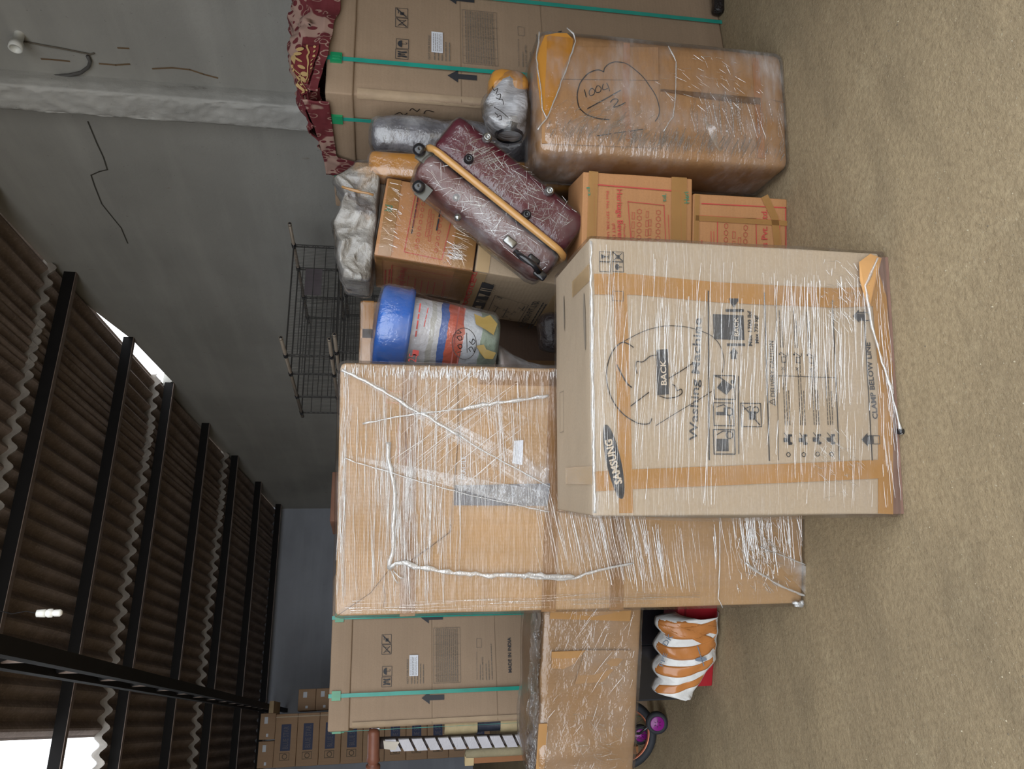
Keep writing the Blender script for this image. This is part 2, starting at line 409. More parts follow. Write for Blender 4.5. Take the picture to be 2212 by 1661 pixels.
def floor_mat():
    t = NT('dusty_concrete'); v = t.obj()
    c = t.mix(t.ramp(t.noise(v, .8, 5, .6), [(.32, 0.), (.7, 1.)]), (.43, .335, .205), (.32, .248, .155))
    c = t.mix(t.ramp(t.noise(t.obj((1, 3.2, 1), (0, 0, .5)), 1.6, 5, .65), [(.48, 0.), (.72, .6)]), c, (.235, .185, .118))
    c = t.mix(t.ramp(t.noise(v, 3.1, 6, .7), [(.56, 0.), (.74, .55)]), c, (.54, .44, .28))
    c = t.mix(t.ramp(t.noise(v, 55, 5, .7), [(.40, 0.), (.70, .60)]), c, (.20, .15, .092))
    c = t.mix(t.ramp(t.noise(v, 120, 3, .6), [(.62, 0.), (.74, .7)]), c, (.52, .47, .36))
    nr = t.bump(t.noise(v, 7, 6, .65), .5, .02); nr = t.bump(t.noise(v, 80, 5, .75), .9, .006, nr)
    return t.done(t.pbr(c, .92, nr, spec=.15))
FLOOR = floor_mat()
fl_o = tag(MB().quad((-24, -16, 0), (16, -16, 0), (16, 13.9, 0), (-24, 13.9, 0)).build('floor', FLOOR), kind='structure')
fl_o.rotation_euler = (0, 0, YAW)
grit = MB()
for _ in range(340):
    x = random.uniform(-1.6, 1.5); y = random.uniform(1.25, 1.95)+max(0, abs(x+.1)-.75)*random.uniform(0, 1.0); r = random.choice((.0010, .0012, .0015, .0015, .002, .003)); a = random.uniform(0, 6)
    h = r*random.uniform(.6, 1.1); P = [(x+r*cos(a+k*pi/2.5)*random.uniform(.7, 1.2), y+r*sin(a+k*pi/2.5)*random.uniform(.7, 1.2), 0) for k in range(5)]
    T = [(x+(p[0]-x)*.55, y+(p[1]-y)*.55, h) for p in P]; mm = random.choice((0, 0, 1))
    grit.poly(T, mm)
    for k in range(5): grit.quad(P[k], P[(k+1) % 5], T[(k+1) % 5], T[k], mm)
tag(grit.build('floor_grit', [plain('pale_grit', (.42, .36, .25), .9), plain('dark_grit', (.16, .13, .09), .9)]), 'loose grit and tiny stones strewn on the dusty floor', 'grit', kind='stuff')

def roof_z(s): return 4.80-.1115*s
EAVE = 13.7
wr = MB()
st = [.8, 1, 3, 5, 6.5, 7.2, 8.2, 8.35, 10, 12, EAVE]; cut = {7.2: .03, 8.2: .06}
for a, b in zip(st[:-1], st[1:]):
    za, zb = roof_z(a)-cut.get(a, -.10)+.02, roof_z(b)-cut.get(b, -.10)+.02
    wr.prism([(3.6, b, -.05), (3.6, a, -.05), (3.6, a, za), (3.6, b, zb)], (.2, 0, 0))
def struct(o): o.rotation_euler = (0, 0, YAW); return tag(o, kind='structure')
struct(wr.build('wall_right', WALL))
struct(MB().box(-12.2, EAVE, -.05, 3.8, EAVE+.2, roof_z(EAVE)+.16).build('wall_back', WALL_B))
struct(MB().box(-12.2, DOOR_S, -.05, -12, EAVE, 4.9).build('wall_left', WALL))
struct(MB().box(-12.2, DOOR_S-.2, -.05, -8.4, DOOR_S, 4.9).box(2.1, DOOR_S-.2, -.05, 3.8, DOOR_S, 4.9).build('wall_front', WALL))
# the pier on the wall: rough arrises, flaking edges
def pier_pt(u, w):
    z = roof_z(3.8)*u
    prof = [(3.61, 3.735), (3.52, 3.705), (3.452, 3.695), (3.445, 3.72), (3.445, 3.80), (3.448, 3.88), (3.46, 3.905), (3.53, 3.91), (3.61, 3.915)]
    f = w*(len(prof)-1); i = min(int(f), len(prof)-2); n = prof[i][0]+(prof[i+1][0]-prof[i][0])*(f-i); s = prof[i][1]+(prof[i+1][1]-prof[i][1])*(f-i)
    k = .012*noise.noise(Vector((z*9, w*6, 3)))+.010*noise.noise(Vector((z*31, w*17, 8)))
    if w < .06 or w > .94: k = 0
    return (n-k, s-k*.6, z-.02)
struct(MB().grid(lambda u, w: pier_pt(u, w), 260, 32).build('trim_1', PIER, smooth=True))
# crack and rust marks on the wall plaster
def on_wall(pts, w, name, mat, par=None):
    ik = Ink(); ik.line(pts, w)
    M = Matrix(((0, 1, 0, 3.6), (1, 0, 0, 0), (0, 0, 1, 0), (0, 0, 0, 1)))
    return ik.build(name, mat, par, M, -.002)
GAP_SHADE = plain('crack_shadow', (.06, .055, .045), .9)  # shade inside the crack and seam as a flat dark colour
wl = bpy.data.objects['wall_right']
on_wall([(4.1198, 3.4084), (4.3259, 3.4176), (4.4624, 3.4192), (4.5875, 3.4333), (4.6129, 3.4917), (4.6591, 3.5599), (4.7817, 3.5743), (4.9857, 3.5906), (5.1243, 3.5682), (5.2812, 3.5415), (5.4882, 3.5524)], .010, 'crack', GAP_SHADE, wl)
RUST = plain('rust_stain', (.17, .11, .06), .9)
for P in ([(3.6263, 3.4979), (3.6233, 3.4428), (3.6263, 3.3501)], [(3.4948, 3.0495), (3.4914, 2.9918)], [(3.6302, 2.8978), (3.6104, 2.7852), (3.6134, 2.6877), (3.6407, 2.6151), (3.6611, 2.5400)], [(3.6249, 3.1877), (3.6253, 3.0998), (3.6092, 3.0195)]):
    on_wall(P, .012, 'rust_mark', RUST, wl)

ceil = tag(empty('ceiling', (0, 0, 0), (0, 0, YAW)), kind='structure')
def asb():
    t = NT('asbestos_sheet'); v = t.obj()
    c = t.mix(t.ramp(t.noise(v, 3, 6, .7), [(.3, 0.), (.7, 1.)]), (.17, .13, .11), (.29, .23, .20))
    c = t.mix(t.ramp(t.noise(v, 40, 4, .7), [(.5, 0.), (.7, .5)]), c, (.38, .32, .28))
    return t.done(t.pbr(c, .9, t.bump(t.noise(v, 50, 5), .5, .006), spec=.15))
ASB = asb(); LIP = plain('sheet_end', (.34, .31, .28), .9, var=.25, bump=.5, bs=30)
SKYL = NT('clear_roof_sheet'); _t = SKYL.n('ShaderNodeBsdfTransparent'); _d = SKYL.n('ShaderNodeBsdfTranslucent'); _m = SKYL.n('ShaderNodeMixShader')
_m.inputs[0].default_value = .35; SKYL.l(_t.outputs[0], _m.inputs[1]); SKYL.l(_d.outputs[0], _m.inputs[2]); SKYL = SKYL.done(_m.outputs[0])
def sheet_mesh(L, mats, lip=True):
    mb = MB(); nw, per = 56, 7; Wd = 1.04
    def z(x): return .031*cos(2*pi*per*x/1.02)
    for k in range(nw):
        a, b = Wd*k/nw, Wd*(k+1)/nw
        mb.quad((a, 0, z(a)), (a, L, z(a)), (b, L, z(b)), (b, 0, z(b))); mb.quad((a, 0, z(a)+.008), (b, 0, z(b)+.008), (b, L, z(b)+.008), (a, L, z(a)+.008))
        if lip:
            mb.quad((a, -.012, z(a)-.030), (b, -.012, z(b)-.030), (b, 0, z(b)+.05), (a, 0, z(a)+.05), 1)
            mb.quad((a, -.012, z(a)-.030), (a, .03, z(a)-.002), (b, .03, z(b)-.002), (b, -.012, z(b)-.030), 1)
    return mb.mesh('roof_sheet', mats, True)
rows = [.75, 1.2, 3.6, 5.98, 8.25, 10.78, 14.0]
for r in range(6):
    a, b = rows[r]-(.14 if r else 0), rows[r+1]+.06; L = b-a
    me = sheet_mesh(L, [ASB, LIP]); mk = sheet_mesh(L, [SKYL, SKYL], False)
    for k in range(16):
        n0 = 2.60 if k == 0 else 3.09-1.02*k
        sky = (r == 3 and k == 4)
        o = link('roof_sheet', me if not sky else mk, ceil); o.location = (n0, a, roof_z(a)+.125-.045*(r > 0)+.012*(k == 0))
        o.rotation_euler = (math.atan2((roof_z(b)+.125)-(roof_z(a)+.08), L), 0, 0)
        if sky: o['label'] = 'clear roof sheet glowing with daylight'
for s in (2.3, 3.55, 4.8, 5.98, 7.16, 8.25, 9.5, 10.78, 12.06, 13.4):
    z = roof_z(s)
    p = MB().box(-12, s-.022, z-.040, 3.6, s+.022, z+.05).box(-12, s-.020, z-.046, 3.6, s+.034, z-.0405, 1).build('purlin', [STEEL, LIT_STEEL], ceil)  # underside flange coloured brown for floor light bounced onto it
gd = empty('roof_girder', (0, 0, 0), (0, 0, 0), ceil)
def gz(s): return 2.70+.0225*(s-2.3)
def bar(mb, a, b, w, m=0): return mb.tube([a, b], w*.7, 4, m)
for n, dz in ((.30, 0), (.30, .20)):
    g = MB(); g.prism([(n-.03, .9, gz(1)+dz), (n+.03, .9, gz(1)+dz), (n+.03, EAVE, gz(EAVE)+dz), (n-.03, EAVE, gz(EAVE)+dz)], (0, 0, .055)); g.build('girder_chord', STEEL, gd)
s = 1.2; k = 0
while s < 13.3:
    g = MB(); bar(g, (.30, s, gz(s)+.03), (.30, s+.28, gz(s)+.22), .022); g.build('girder_web', STEEL, gd)
    g = MB().box(.285, s+.285, gz(s)+.02, .315, s+.30, gz(s)+.21); g.build('girder_web', LIT_STEEL, gd); s += .62; k += 1  # uprights coloured paler than the diagonals, for light on their sides
MB().box(.22, 10.9, gz(11)-.06, .36, 11.6, gz(11)-.005).build('timber_block', plain('raw_timber', (.36, .26, .15), .8), gd)

# wall fittings
t = tag(empty('pipe_stub', (1.8816, 4.6248, 3.5500)), 'short white pipe stub sticking out of the grey wall', 'pipe')
t.rotation_euler = (0, 0, YAW)
MB().lathe([(.026, 0), (.026, .07), (.036, .07), (.036, .11), (.027, .11), (.024, .02)], 20, M=Matrix.Rotation(-pi/2, 4, 'Y')).build('pipe', WHITEP, t, True)
MB().lathe([(.0235, .03), (.0, .03)], 16, M=Matrix.Rotation(-pi/2, 4, 'Y')).build('bore', BLACKP, t)
def wall_pts(pts, off=.018): return [hall(3.6-off, a, b) for a, b in pts]
tag(MB().tube(wall_pts([(3.7805, 3.8540), (3.7652, 3.6241), (3.7394, 3.4892), (3.7202, 3.3819), (3.6905, 3.3065), (3.6425, 3.2508), (3.5987, 3.2269), (3.5585, 3.2289)]), .010, 6).build('wall_cable', plain('grey_cable', (.09, .085, .08), .6), None, True), 'thick grey cable hooked on the wall and sagging into a loop', 'cable')
tag(MB().tube(wall_pts([(3.4966, 3.5407), (3.5124, 3.4561), (3.5245, 3.3641), (3.5382, 3.2836), (3.5501, 3.2139), (3.5406, 3.1888)], .012), .005, 5).build('hanging_twine', plain('brown_cord', (.12, .10, .075), .7), None, True), 'thin brown twine from the pipe stub to the cable hook', 'twine')
t = tag(empty('hanging_bulb', (-0.6825, 2.3689, 2.4716)), 'white spiral bulb hanging on a cord below the roof girder', 'bulb'); t.scale = (.72,)*3
MB().tube([(0, 0, .0), (.01, 0, .04), (-.005, .02, .10), (.0, .05, .16)], .002, 5).build('cord', STEEL, t)
MB().lathe([(.004, .002), (.014, 0), (.016, -.03), (.012, -.034)], 16).build('holder', WHITEP, t, True)
MB().lathe([(.013, -.034), (.017, -.042), (.017, -.056), (.011, -.060), (.013, -.064), (.014, -.085), (.008, -.092), (0, -.093)], 16).build('bulb', plain('opal_glass', (.82, .82, .78), .25), t, True)
# ------------------------------------------------------------------ washing machine carton
wm = tag(empty('washing_machine_carton', (-.353, 2.013, 0), (0, 0, radians(7.2))), 'big beige washing machine carton in clear film with two upright orange tape stripes', 'carton')
WMW, WMD, WMH = .782, .44, .94
wmp = dict(r=.007, n=(12, 8, 14), amp=.0022, seed=3)
softbox(WMW, WMD, WMH-.035, bul=(.018, 0, 0), **wmp).build('body', WM_CARD, wm, True).location = (0, 0, .035)
MB().box(.0, .004, .001, WMW-.01, WMD, .035).build('base_tray', plain('red_brown_tray', (.21, .12, .09), .6), wm)
MB().lathe([(0, 0), (.009, 0), (.009, .014), (0, .014)], 12, c=(.24, -.012, .0)).build('foot', BLACKP, wm, True)
k = Ink()   # black print
k.line([(0.6404, 0.5883), (0.1543, 0.6013)], .004); k.line([(0.6422, 0.4144), (0.1527, 0.4196)], .0035); k.line([(0.6269, 0.3786), (0.1541, 0.3912)], .0015)
k.line([(0.3976, 0.3801), (0.3962, 0.2003)], .0018); k.line([(0.6286, 0.1978), (0.1551, 0.2020)], .003); k.line([(0.6000, 0.0968), (0.1556, 0.0973)], .003); k.line([(0.3933, 0.5048), (0.1718, 0.5118)], .003)
k.text('Washing Machine', 0.2061, 0.6362, 0.5590, 0.6121, .0235, .012)
def pt(a, b, u, v): return (a[0]+(b[0]-a[0])*u, a[1]+(b[1]-a[1])*v)
def picto(ik, c0, c1, kind, w=.003):        # truck pictograms in a square
    P = lambda u, v: pt(c0, c1, u, v)
    ik.frame(c0[0], c0[1], c1[0], c1[1], w)
    if kind == 'truck': ik.poly([P(.12, .30), P(.62, .30), P(.62, .88), P(.12, .88)]); ik.ring(*P(.78, .24), .010, .010, .003, 14); ik.line([P(.62, .32), P(.94, .32), P(.94, .55), P(.78, .86)], w)
    if kind == 'lift': ik.line([P(.10, .22), P(.44, .22)], .004); ik.poly([P(.46, .30), P(.80, .30), P(.80, .50), P(.60, .50), P(.60, .90), P(.46, .90)]); ik.ring(*P(.62, .22), .011, .011, .004, 14); ik.line([P(.80, .30), P(.92, .5), P(.82, .85)], w)
    if kind == 'tilt': ik.poly([P(.18, .42), P(.50, .12), P(.80, .58), P(.48, .88)]); ik.line([P(.50, .06), P(.93, .72), P(.96, .92)], w*1.3); ik.disc(*P(.74, .10), .006, .006, 12)
    if kind == 'no': ik.poly([P(.30, .25), P(.66, .25), P(.66, .60), P(.30, .60)]); ik.line([P(.08, .08), P(.92, .92)], w*1.2); ik.ring(*P(.72, .26), .009, .009, .003, 12); ik.line([P(.66, .6), P(.88, .5), P(.72, .9)], w)
picto(k, (0.1704, 0.5230), (0.2393, 0.5861), 'truck'); picto(k, (0.2506, 0.5228), (0.3157, 0.5835), 'lift'); picto(k, (0.3262, 0.5172), (0.3943, 0.5795), 'tilt'); picto(k, (0.2489, 0.4396), (0.3158, 0.5007), 'no', .0025)
a, b = (0.4994, 0.4822), (0.5725, 0.5764); k.rect(*a, *b)
k.line([(0.5850, 0.5347), (0.5869, 0.4831)], .008); k.line([(0.4842, 0.5341), (0.4858, 0.4828)], .008)
k.poly([(0.6210, 0.5263), (0.6222, 0.4961), (0.6125, 0.4965), (0.6116, 0.5209)]); k.poly([(0.6115, 0.5238), (0.6125, 0.4979), (0.5941, 0.5115)]); k.poly([(0.4426, 0.5257), (0.4431, 0.5086), (0.4606, 0.5079), (0.4602, 0.5250)]); k.poly([(0.4587, 0.5307), (0.4595, 0.5023), (0.4767, 0.5159)])
k.text('Max 1700 lbf', 0.4824, 0.4585, 0.5865, 0.4572, .0125, .02); k.text('Max 770 kgf', 0.4912, 0.4381, 0.5748, 0.4389, .0115, .02)
k.text('DELIVERY CAUTION', 0.3365, 0.3930, 0.4995, 0.3915, .0145, .004)
k.line([(0.3110, 0.3941), (0.3297, 0.3961), (0.3214, 0.4137), (0.3110, 0.3941)], .002); k.text('!', 0.3190, 0.3966, 0.3217, 0.3965, .008)
k.text('CLAMP BELOW LINE', 0.2767, 0.0717, 0.5048, 0.0830, .0165, .02)
for px in ((0.5830, 0.0978), (0.2151, 0.0921)):
    x, z = px; k.poly([(x-.013, z), (x+.013, z), (x+.013, z+.016), (x+.02, z+.016), (x, z+.036), (x-.02, z+.016), (x-.013, z+.016)]); k.frame(x-.012, z-.022, x+.012, z-.002, .002)
for x0, z0 in ((0.1701, 0.3604), (0.1704, 0.3130), (0.1720, 0.2696), (0.1723, 0.2259)):
    k.ring(x0, z0, .0058, .0058, .0022, 16); q = (x0+.028, z0-.008)
    k.rect(q[0], q[1], q[0]+.030, q[1]+.007); k.rect(q[0]+.008, q[1]+.007, q[0]+.020, q[1]+.021); k.disc(q[0]+.004, q[1]-.002, .004, .004, 10); k.disc(q[0]+.027, q[1]-.002, .004, .004, 10); k.line([(q[0]+.020, q[1]+.007), (q[0]+.034, q[1]+.018)], .002)
    for j in range(3): k.dashes(x0+.085, z0+.006-j*.0075, x0+.085+(.16, .185, .10)[j], z0+.006-j*.0075, .0035)
for x0, z0 in ((0.4196, 0.3661), (0.4194, 0.3211), (0.4191, 0.2787)):
    k.line([(x0-.004, z0-.004), (x0+.004, z0+.004)], .0016); k.line([(x0-.004, z0+.004), (x0+.004, z0-.004)], .0016); q = (x0+.018, z0-.010)
    k.frame(q[0], q[1], q[0]+.016, q[1]+.012, .0022); k.line([(q[0]+.018, q[1]-.003), (q[0]+.030, q[1]+.016)], .002); k.disc(q[0]+.024, q[1]+.018, .003, .003, 10); k.line([(q[0]+.02, q[1]-.005), (q[0]+.028, q[1]-.005)], .002)
    for j in range(2): k.dashes(x0+.062, z0+.004-j*.0075, x0+.062+(.11, .08)[j], z0+.004-j*.0075, .0035)
k.disc(0.1478, 0.8796, .104, .021, 40, .205)
k.disc(0.0656, 0.8638, .018, .011, 24, .2)
k.poly([(0.3371, 0.7156), (0.4668, 0.7151), (0.4631, 0.7496), (0.3338, 0.7498)])
for cx, cz in ((0.7273, 0.8964), (0.6975, 0.8968), (0.7292, 0.8581), (0.6993, 0.8586), (0.6143, 0.8600)): k.frame(cx-.014, cz-.016, cx+.014, cz+.016, .0015)
for cx, cz in ((0.6993, 0.8586),): k.disc(cx, cz+.002, .009, .006, 12); k.line([(cx, cz-.012), (cx, cz+.002)], .0022)
for cx, cz in ((0.7292, 0.8581),): k.line([(cx-.012, cz-.014), (cx+.012, cz+.014)], .0028); k.line([(cx-.010, cz+.012), (cx+.010, cz-.012)], .002); k.rect(cx-.006, cz-.006, cx+.005, cz+.004)
cx, cz = (0.7273, 0.8964); k.poly([(cx-.007, cz+.011), (cx+.007, cz+.011), (cx+.002, cz-.001), (cx-.002, cz-.001)]); k.line([(cx, cz), (cx, cz-.010)], .0018); k.line([(cx-.006, cz-.011), (cx+.006, cz-.011)], .002)
k.build('black_print', INK, wm, y=-.0032)
k = Ink(); k.text('SAMSUNG', 0.0883, 0.8568, 0.2102, 0.8853, .0205, .035); k.text('BACK', 0.3632, 0.7218, 0.4347, 0.7228, .0165, .02); k.text('BACK', 0.5097, 0.5004, 0.5657, 0.4997, .0125, .015)
k.build('pale_lettering', INK_W, wm, y=-.0040)
k = Ink(); 
k.scribble([(0.4680, 0.8174), (0.4779, 0.8332), (0.4805, 0.8517), (0.4623, 0.8731), (0.4309, 0.8894), (0.3898, 0.8973), (0.3593, 0.8947), (0.3290, 0.8857), (0.3013, 0.8705), (0.2789, 0.8499), (0.2631, 0.8266), (0.2532, 0.8032), (0.2536, 0.7768), (0.2674, 0.7680)], .0032)
k.scribble([(0.4805, 0.8517), (0.5002, 0.8168), (0.5170, 0.7817), (0.5270, 0.7492), (0.5335, 0.7112), (0.5308, 0.6514), (0.5152, 0.5970), (0.4975, 0.5700), (0.4715, 0.5543), (0.4348, 0.5473), (0.4031, 0.5539)], .0022)
k.scribble([(0.3475, 0.5887), (0.3315, 0.6138), (0.3128, 0.6469), (0.2811, 0.7016), (0.2488, 0.7557)], .0022)
k.scribble([(0.4161, 0.8660), (0.3908, 0.8532), (0.3656, 0.8379), (0.3546, 0.8249)], .004); k.scribble([(0.3020, 0.8285), (0.3255, 0.7964), (0.3413, 0.7748)], .003); k.scribble([(0.3827, 0.7140), (0.4054, 0.6767), (0.4260, 0.6446)], .003)
k.scribble([(0.3944, 0.8082), (0.4124, 0.8116), (0.4279, 0.8076), (0.4273, 0.7916), (0.4418, 0.7726)], .003); k.scribble([(0.4312, 0.7835), (0.4446, 0.7672), (0.4479, 0.7403), (0.4433, 0.7189)], .003)
k.scribble([(0.3316, 0.7431), (0.3259, 0.7219), (0.3300, 0.6949), (0.3406, 0.6774), (0.3524, 0.6793), (0.3481, 0.6918), (0.3609, 0.6968), (0.3648, 0.7048)], .003); k.build('marker_scrawl', PEN, wm, y=-.0044)
tp = Pieces()
strip(tp, [(0.6463, 0.9286), (0.6501, 0.8101), (0.6376, 0.5585), (0.6358, 0.1929), (0.6477, 0.0403)], .060); strip(tp, [(0.0933, 0.9356), (0.0997, 0.8208), (0.1202, 0.2940), (0.1316, 0.0362)], .054)
strip(tp, [(0.6819, 0.8534), (0.4024, 0.8487), (0.0078, 0.8464)], .040, -.0026); strip(tp, [(0.0005, 0.0642), (0.4222, 0.0366), (0.6475, 0.0434), (0.7253, 0.0661)], .048, -.0026)
tp.build('tape', TAPE, wm)
tf = top_face(WMH)
tp = Pieces(); strip(tp, [(.11, .0), (.11, .30)], .05, M=tf); strip(tp, [(.68, 0), (.68, .2)], .05, M=tf); tp.build('top_tape', TAPE_P, wm)
FAD = plain('faded_ink', (.27, .225, .175), .7); Ink().disc(.55, .055, .085, .012, 30, .06).build('top_print', FAD, wm, tf, -.003); Ink().disc(.63, .31, .06, .008, 24, .05).build('top_print', FAD, wm, tf, -.003); Ink().frame(.25, .33, .38, .38, .002).build('top_print', FAD, wm, tf, -.003)
fl_ = MB()   # torn flap at the foot of the carton
fl_.prism([(.62, -.006, .075), (.765, -.006, .03), (.775, -.010, .07), (.745, -.022, .115), (.69, -.016, .112), (.60, -.008, .085)], (0, .003, 0)); fl_.build('torn_flap', plain('torn_tape', (.55, .30, .12), .4), wm)
softbox(WMW, WMD, WMH-.02, e=.009, bul=(.018, 0, 0), r=.007, n=(16, 6, 20), amp=.003, seed=8, top=False).build('stretch_wrap', FILM_H, wm, True).location = (0, 0, .02)
cr = MB(); R = radians
ridges(cr, .03, .74, .50, .90, 150, R(-4), (.04, .30), .0016, -.011); ridges(cr, .18, .62, .30, .62, 90, R(-5), (.04, .25), .0016, -.011)
ridges(cr, .30, .70, .10, .42, 240, R(-3), (.03, .22), .0017, -.011); ridges(cr, .02, .30, .05, .40, 70, R(-4), (.03, .14), .0015, -.011)
ridges(cr, .40, .62, .62, .80, 60, R(-2), (.03, .16), .0016, -.011); ridges(cr, .02, .76, .86, .935, 50, R(0), (.03, .2), .0016, -.011)
ridges(cr, .02, .76, .02, .07, 50, R(2), (.03, .2), .002, -.011); ridges(cr, .05, .25, .12, .3, 60, R(60), (.01, .05), .0016, -.011, .6); ridges(cr, .52, .75, .08, .24, 110, R(50), (.01, .05), .0018, -.011, .7)
cr.build('film_creases', CREASE, wm, True)['kind'] = 'stuff'
e_ = Pieces(); rope(e_, [(.01, .935), (.3, .938), (.77, .937)], .004, -.006); rope(e_, [(0.7621, 0.0484), (0.6738, 0.0969), (0.5330, 0.0782), (0.3530, 0.0291), (0.2296, 0.0071)], .004, -.014); e_.build('film_hem', MILK, wm, True)

# ------------------------------------------------------------------ tall flat carton
bg = tag(empty('flat_furniture_carton', (-.772, 2.55, 0)), 'tall wide golden-brown carton tied with twisted film, behind the beige carton', 'carton')
BW, BD, BH = .830, .19, 1.651
softbox(BW, BD, BH, r=.018, n=(22, 4, 36), amp=.0022, freq=5, seed=11).build('body', BIG_CARD, bg, True)
MB().prism([(x, -.0045, z) for x, z in [(0.0173, 1.6449), (0.1828, 1.4131), (0.2798, 1.2833), (0.4282, 1.2726), (0.5862, 1.2605), (0.8153, 1.2685), (0.8184, 1.6410)]][::-1], (0, .004, 0)).build('cover_sheet', BIG_CARD, bg)
MB().prism([(x, -.0052, z) for x, z in [(0.3618, 0.9519), (0.3648, 1.2712), (0.4313, 1.2695), (0.4376, 0.9439)]][::-1], (0, .003, 0)).build('grey_strip', plain('grey_plastic_strip', (.17, .165, .18), .35, bump=.6, bs=90, var=.3), bg)['label'] = 'crinkled grey plastic strip'
MB().prism([(x, -.0055, z) for x, z in [(0.5004, 1.0415), (0.5065, 1.0766), (0.5818, 1.0719), (0.5852, 1.0402)]][::-1], (0, .002, 0)).build('paper_label', PAPER, bg)
k = Ink(); k.text('FRAGILE', 0.4515, 1.2327, 0.5291, 1.2344, .016); k.build('pale_print', PAPER, bg, y=-.0058)
k = Ink()
k.dashes(*(0.5048, 1.4549), *(0.6348, 1.4607), .006); k.dashes(*(0.5049, 1.4306), *(0.6121, 1.4359), .006); k.frame(*(0.7038, 1.4470), *(0.7410, 1.5006), .002)
k.build('faint_red_print', plain('faded_red', (.50, .22, .13), .7), bg, y=-.0052)
tp = Pieces(); strip(tp, [(-0.0011, 1.4168), (0.8115, 1.4265)], .05, -.0052); strip(tp, [(.79, .3), (.795, 1.2)], .05, -.0026); strip(tp, [(.0, .94), (.83, .93)], .05, -.0026); strip(tp, [(.0, .70), (.83, .705)], .05, -.0026); tp.build('tape', tape_mat('soft_tape', (.38, .19, .065), .5), bg)
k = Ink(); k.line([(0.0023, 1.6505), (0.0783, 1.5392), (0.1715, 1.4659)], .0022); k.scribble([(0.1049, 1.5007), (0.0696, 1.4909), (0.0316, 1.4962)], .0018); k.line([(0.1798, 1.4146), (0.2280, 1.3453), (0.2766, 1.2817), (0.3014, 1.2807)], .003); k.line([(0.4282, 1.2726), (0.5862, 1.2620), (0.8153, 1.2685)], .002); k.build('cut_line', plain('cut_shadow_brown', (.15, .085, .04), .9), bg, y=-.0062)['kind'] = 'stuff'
softbox(BW, BD, BH, e=.010, r=.018, n=(22, 4, 36), amp=.003, freq=6, seed=12).build('stretch_wrap', FILM_B, bg, True)
# sheets of film pulled slantwise over the front
sh = Pieces()
def sheet(pts, y=-.0135):
    (a, b, c, d) = pts; n = 24
    def f(u, w):
        x = (a[0]*(1-u)+b[0]*u)*(1-w)+(d[0]*(1-u)+c[0]*u)*w; z = (a[1]*(1-u)+b[1]*u)*(1-w)+(d[1]*(1-u)+c[1]*u)*w
        return (x, y-.0018*noise.noise(Vector((w*16, u*2, 3))), z)
    sh.new().grid(f, n, n)
sheet([(0.8138, 1.6409), (0.4913, 0.9579), (0.3729, 0.9553), (0.8064, 1.6363)]); sheet([(0.5267, 1.6304), (0.3334, 0.9480), (0.4123, 0.9562), (0.5312, 1.6261)], -.0142); sheet([(0.8142, 1.3118), (0.6176, 0.9527), (0.4123, 0.9481), (0.8144, 1.3040)], -.0128)
sheet([(0.2878, 0.2468), (0.1298, -0.0191), (0.0094, -0.0128), (0.0260, -0.0179)])
sh.build('film_sheets', FILM_M, bg, True)
rp = Pieces()
rope(rp, [(0.7344, 0.9575), (0.7134, 1.1159), (0.7030, 1.1816), (0.6872, 1.2521)], .0065, -.017, flat=.6); rope(rp, [(0.6872, 1.2521), (0.6773, 1.3328), (0.6670, 1.4074), (0.6524, 1.4917), (0.6343, 1.5751)], .0035, -.016)
rope(rp, [(0.8086, 1.6461), (0.7732, 1.5728), (0.7313, 1.4934), (0.6934, 1.4292), (0.6648, 1.3754), (0.6005, 1.2611)], .0055, -.018, flat=.6); rope(rp, [(0.6005, 1.2611), (0.5642, 1.2059), (0.5363, 1.1561), (0.4876, 1.0611), (0.4284, 0.9480)], .0030, -.017)
rope(rp, [(0.5237, 1.6298), (0.5070, 1.5932), (0.4861, 1.5145), (0.4447, 1.3814), (0.4003, 1.2187), (0.3655, 1.0529), (0.3429, 0.9450)], .0022, -.018)
rope(rp, [(0.5725, 1.4900), (0.5245, 1.4917), (0.4446, 1.4715), (0.3379, 1.4682), (0.2578, 1.4707), (0.2044, 1.4691), (0.1593, 1.4823)], .0065, -.0165, flat=.6)
rope(rp, [(0.1577, 1.4823), (0.1776, 1.4606), (0.1798, 1.4289), (0.1669, 1.3968), (0.1511, 1.3216), (0.1367, 1.2130), (0.1303, 1.1032), (0.1314, 0.9920), (0.1189, 0.8533)], .0085, -.018, flat=.7)
rope(rp, [(0.1370, 1.0928), (0.1286, 1.0290), (0.1180, 0.9796), (0.1128, 0.9150), (0.1155, 0.8551), (0.1331, 0.8001), (0.1500, 0.7295), (0.1559, 0.6990), (0.1634, 0.6479)], .0050, -.016, flat=.6)
rope(rp, [(0.1538, 1.4733), (0.1242, 1.4595), (0.1133, 1.4513)], .003, -.022); rope(rp, [(0.1537, 1.4680), (0.1319, 1.4438), (0.1280, 1.4357)], .003, -.022)
rope(rp, [(0.3170, 0.3337), (0.1758, 0.3299), (0.0750, 0.3314), (0.0347, 0.3315), (0.0015, 0.3158)], .0022, -.015); rope(rp, [(0.1592, 0.2366), (0.1017, 0.1483), (0.0699, 0.0928), (0.0372, 0.0036)], .004, -.016); rope(rp, [(0.2142, 0.1782), (0.1825, 0.0954), (0.1477, 0.0034)], .0022, -.016)
for _ in range(5): rope(rp, [(.003, .012), (.012+random.uniform(-.01, .012), .03+random.uniform(-.02, .02))], .006, -.015)
rp.build('film_rope', MILK, bg, True)
cr = MB()
ridges(cr, .03, .80, 1.25, 1.63, 420, R(1), (.04, .30), .0022, -.014); ridges(cr, .36, .80, .98, 1.30, 110, R(4), (.05, .35), .0020, -.015); ridges(cr, .05, .34, 1.36, 1.62, 40, R(1), (.05, .2), .0020, -.014)
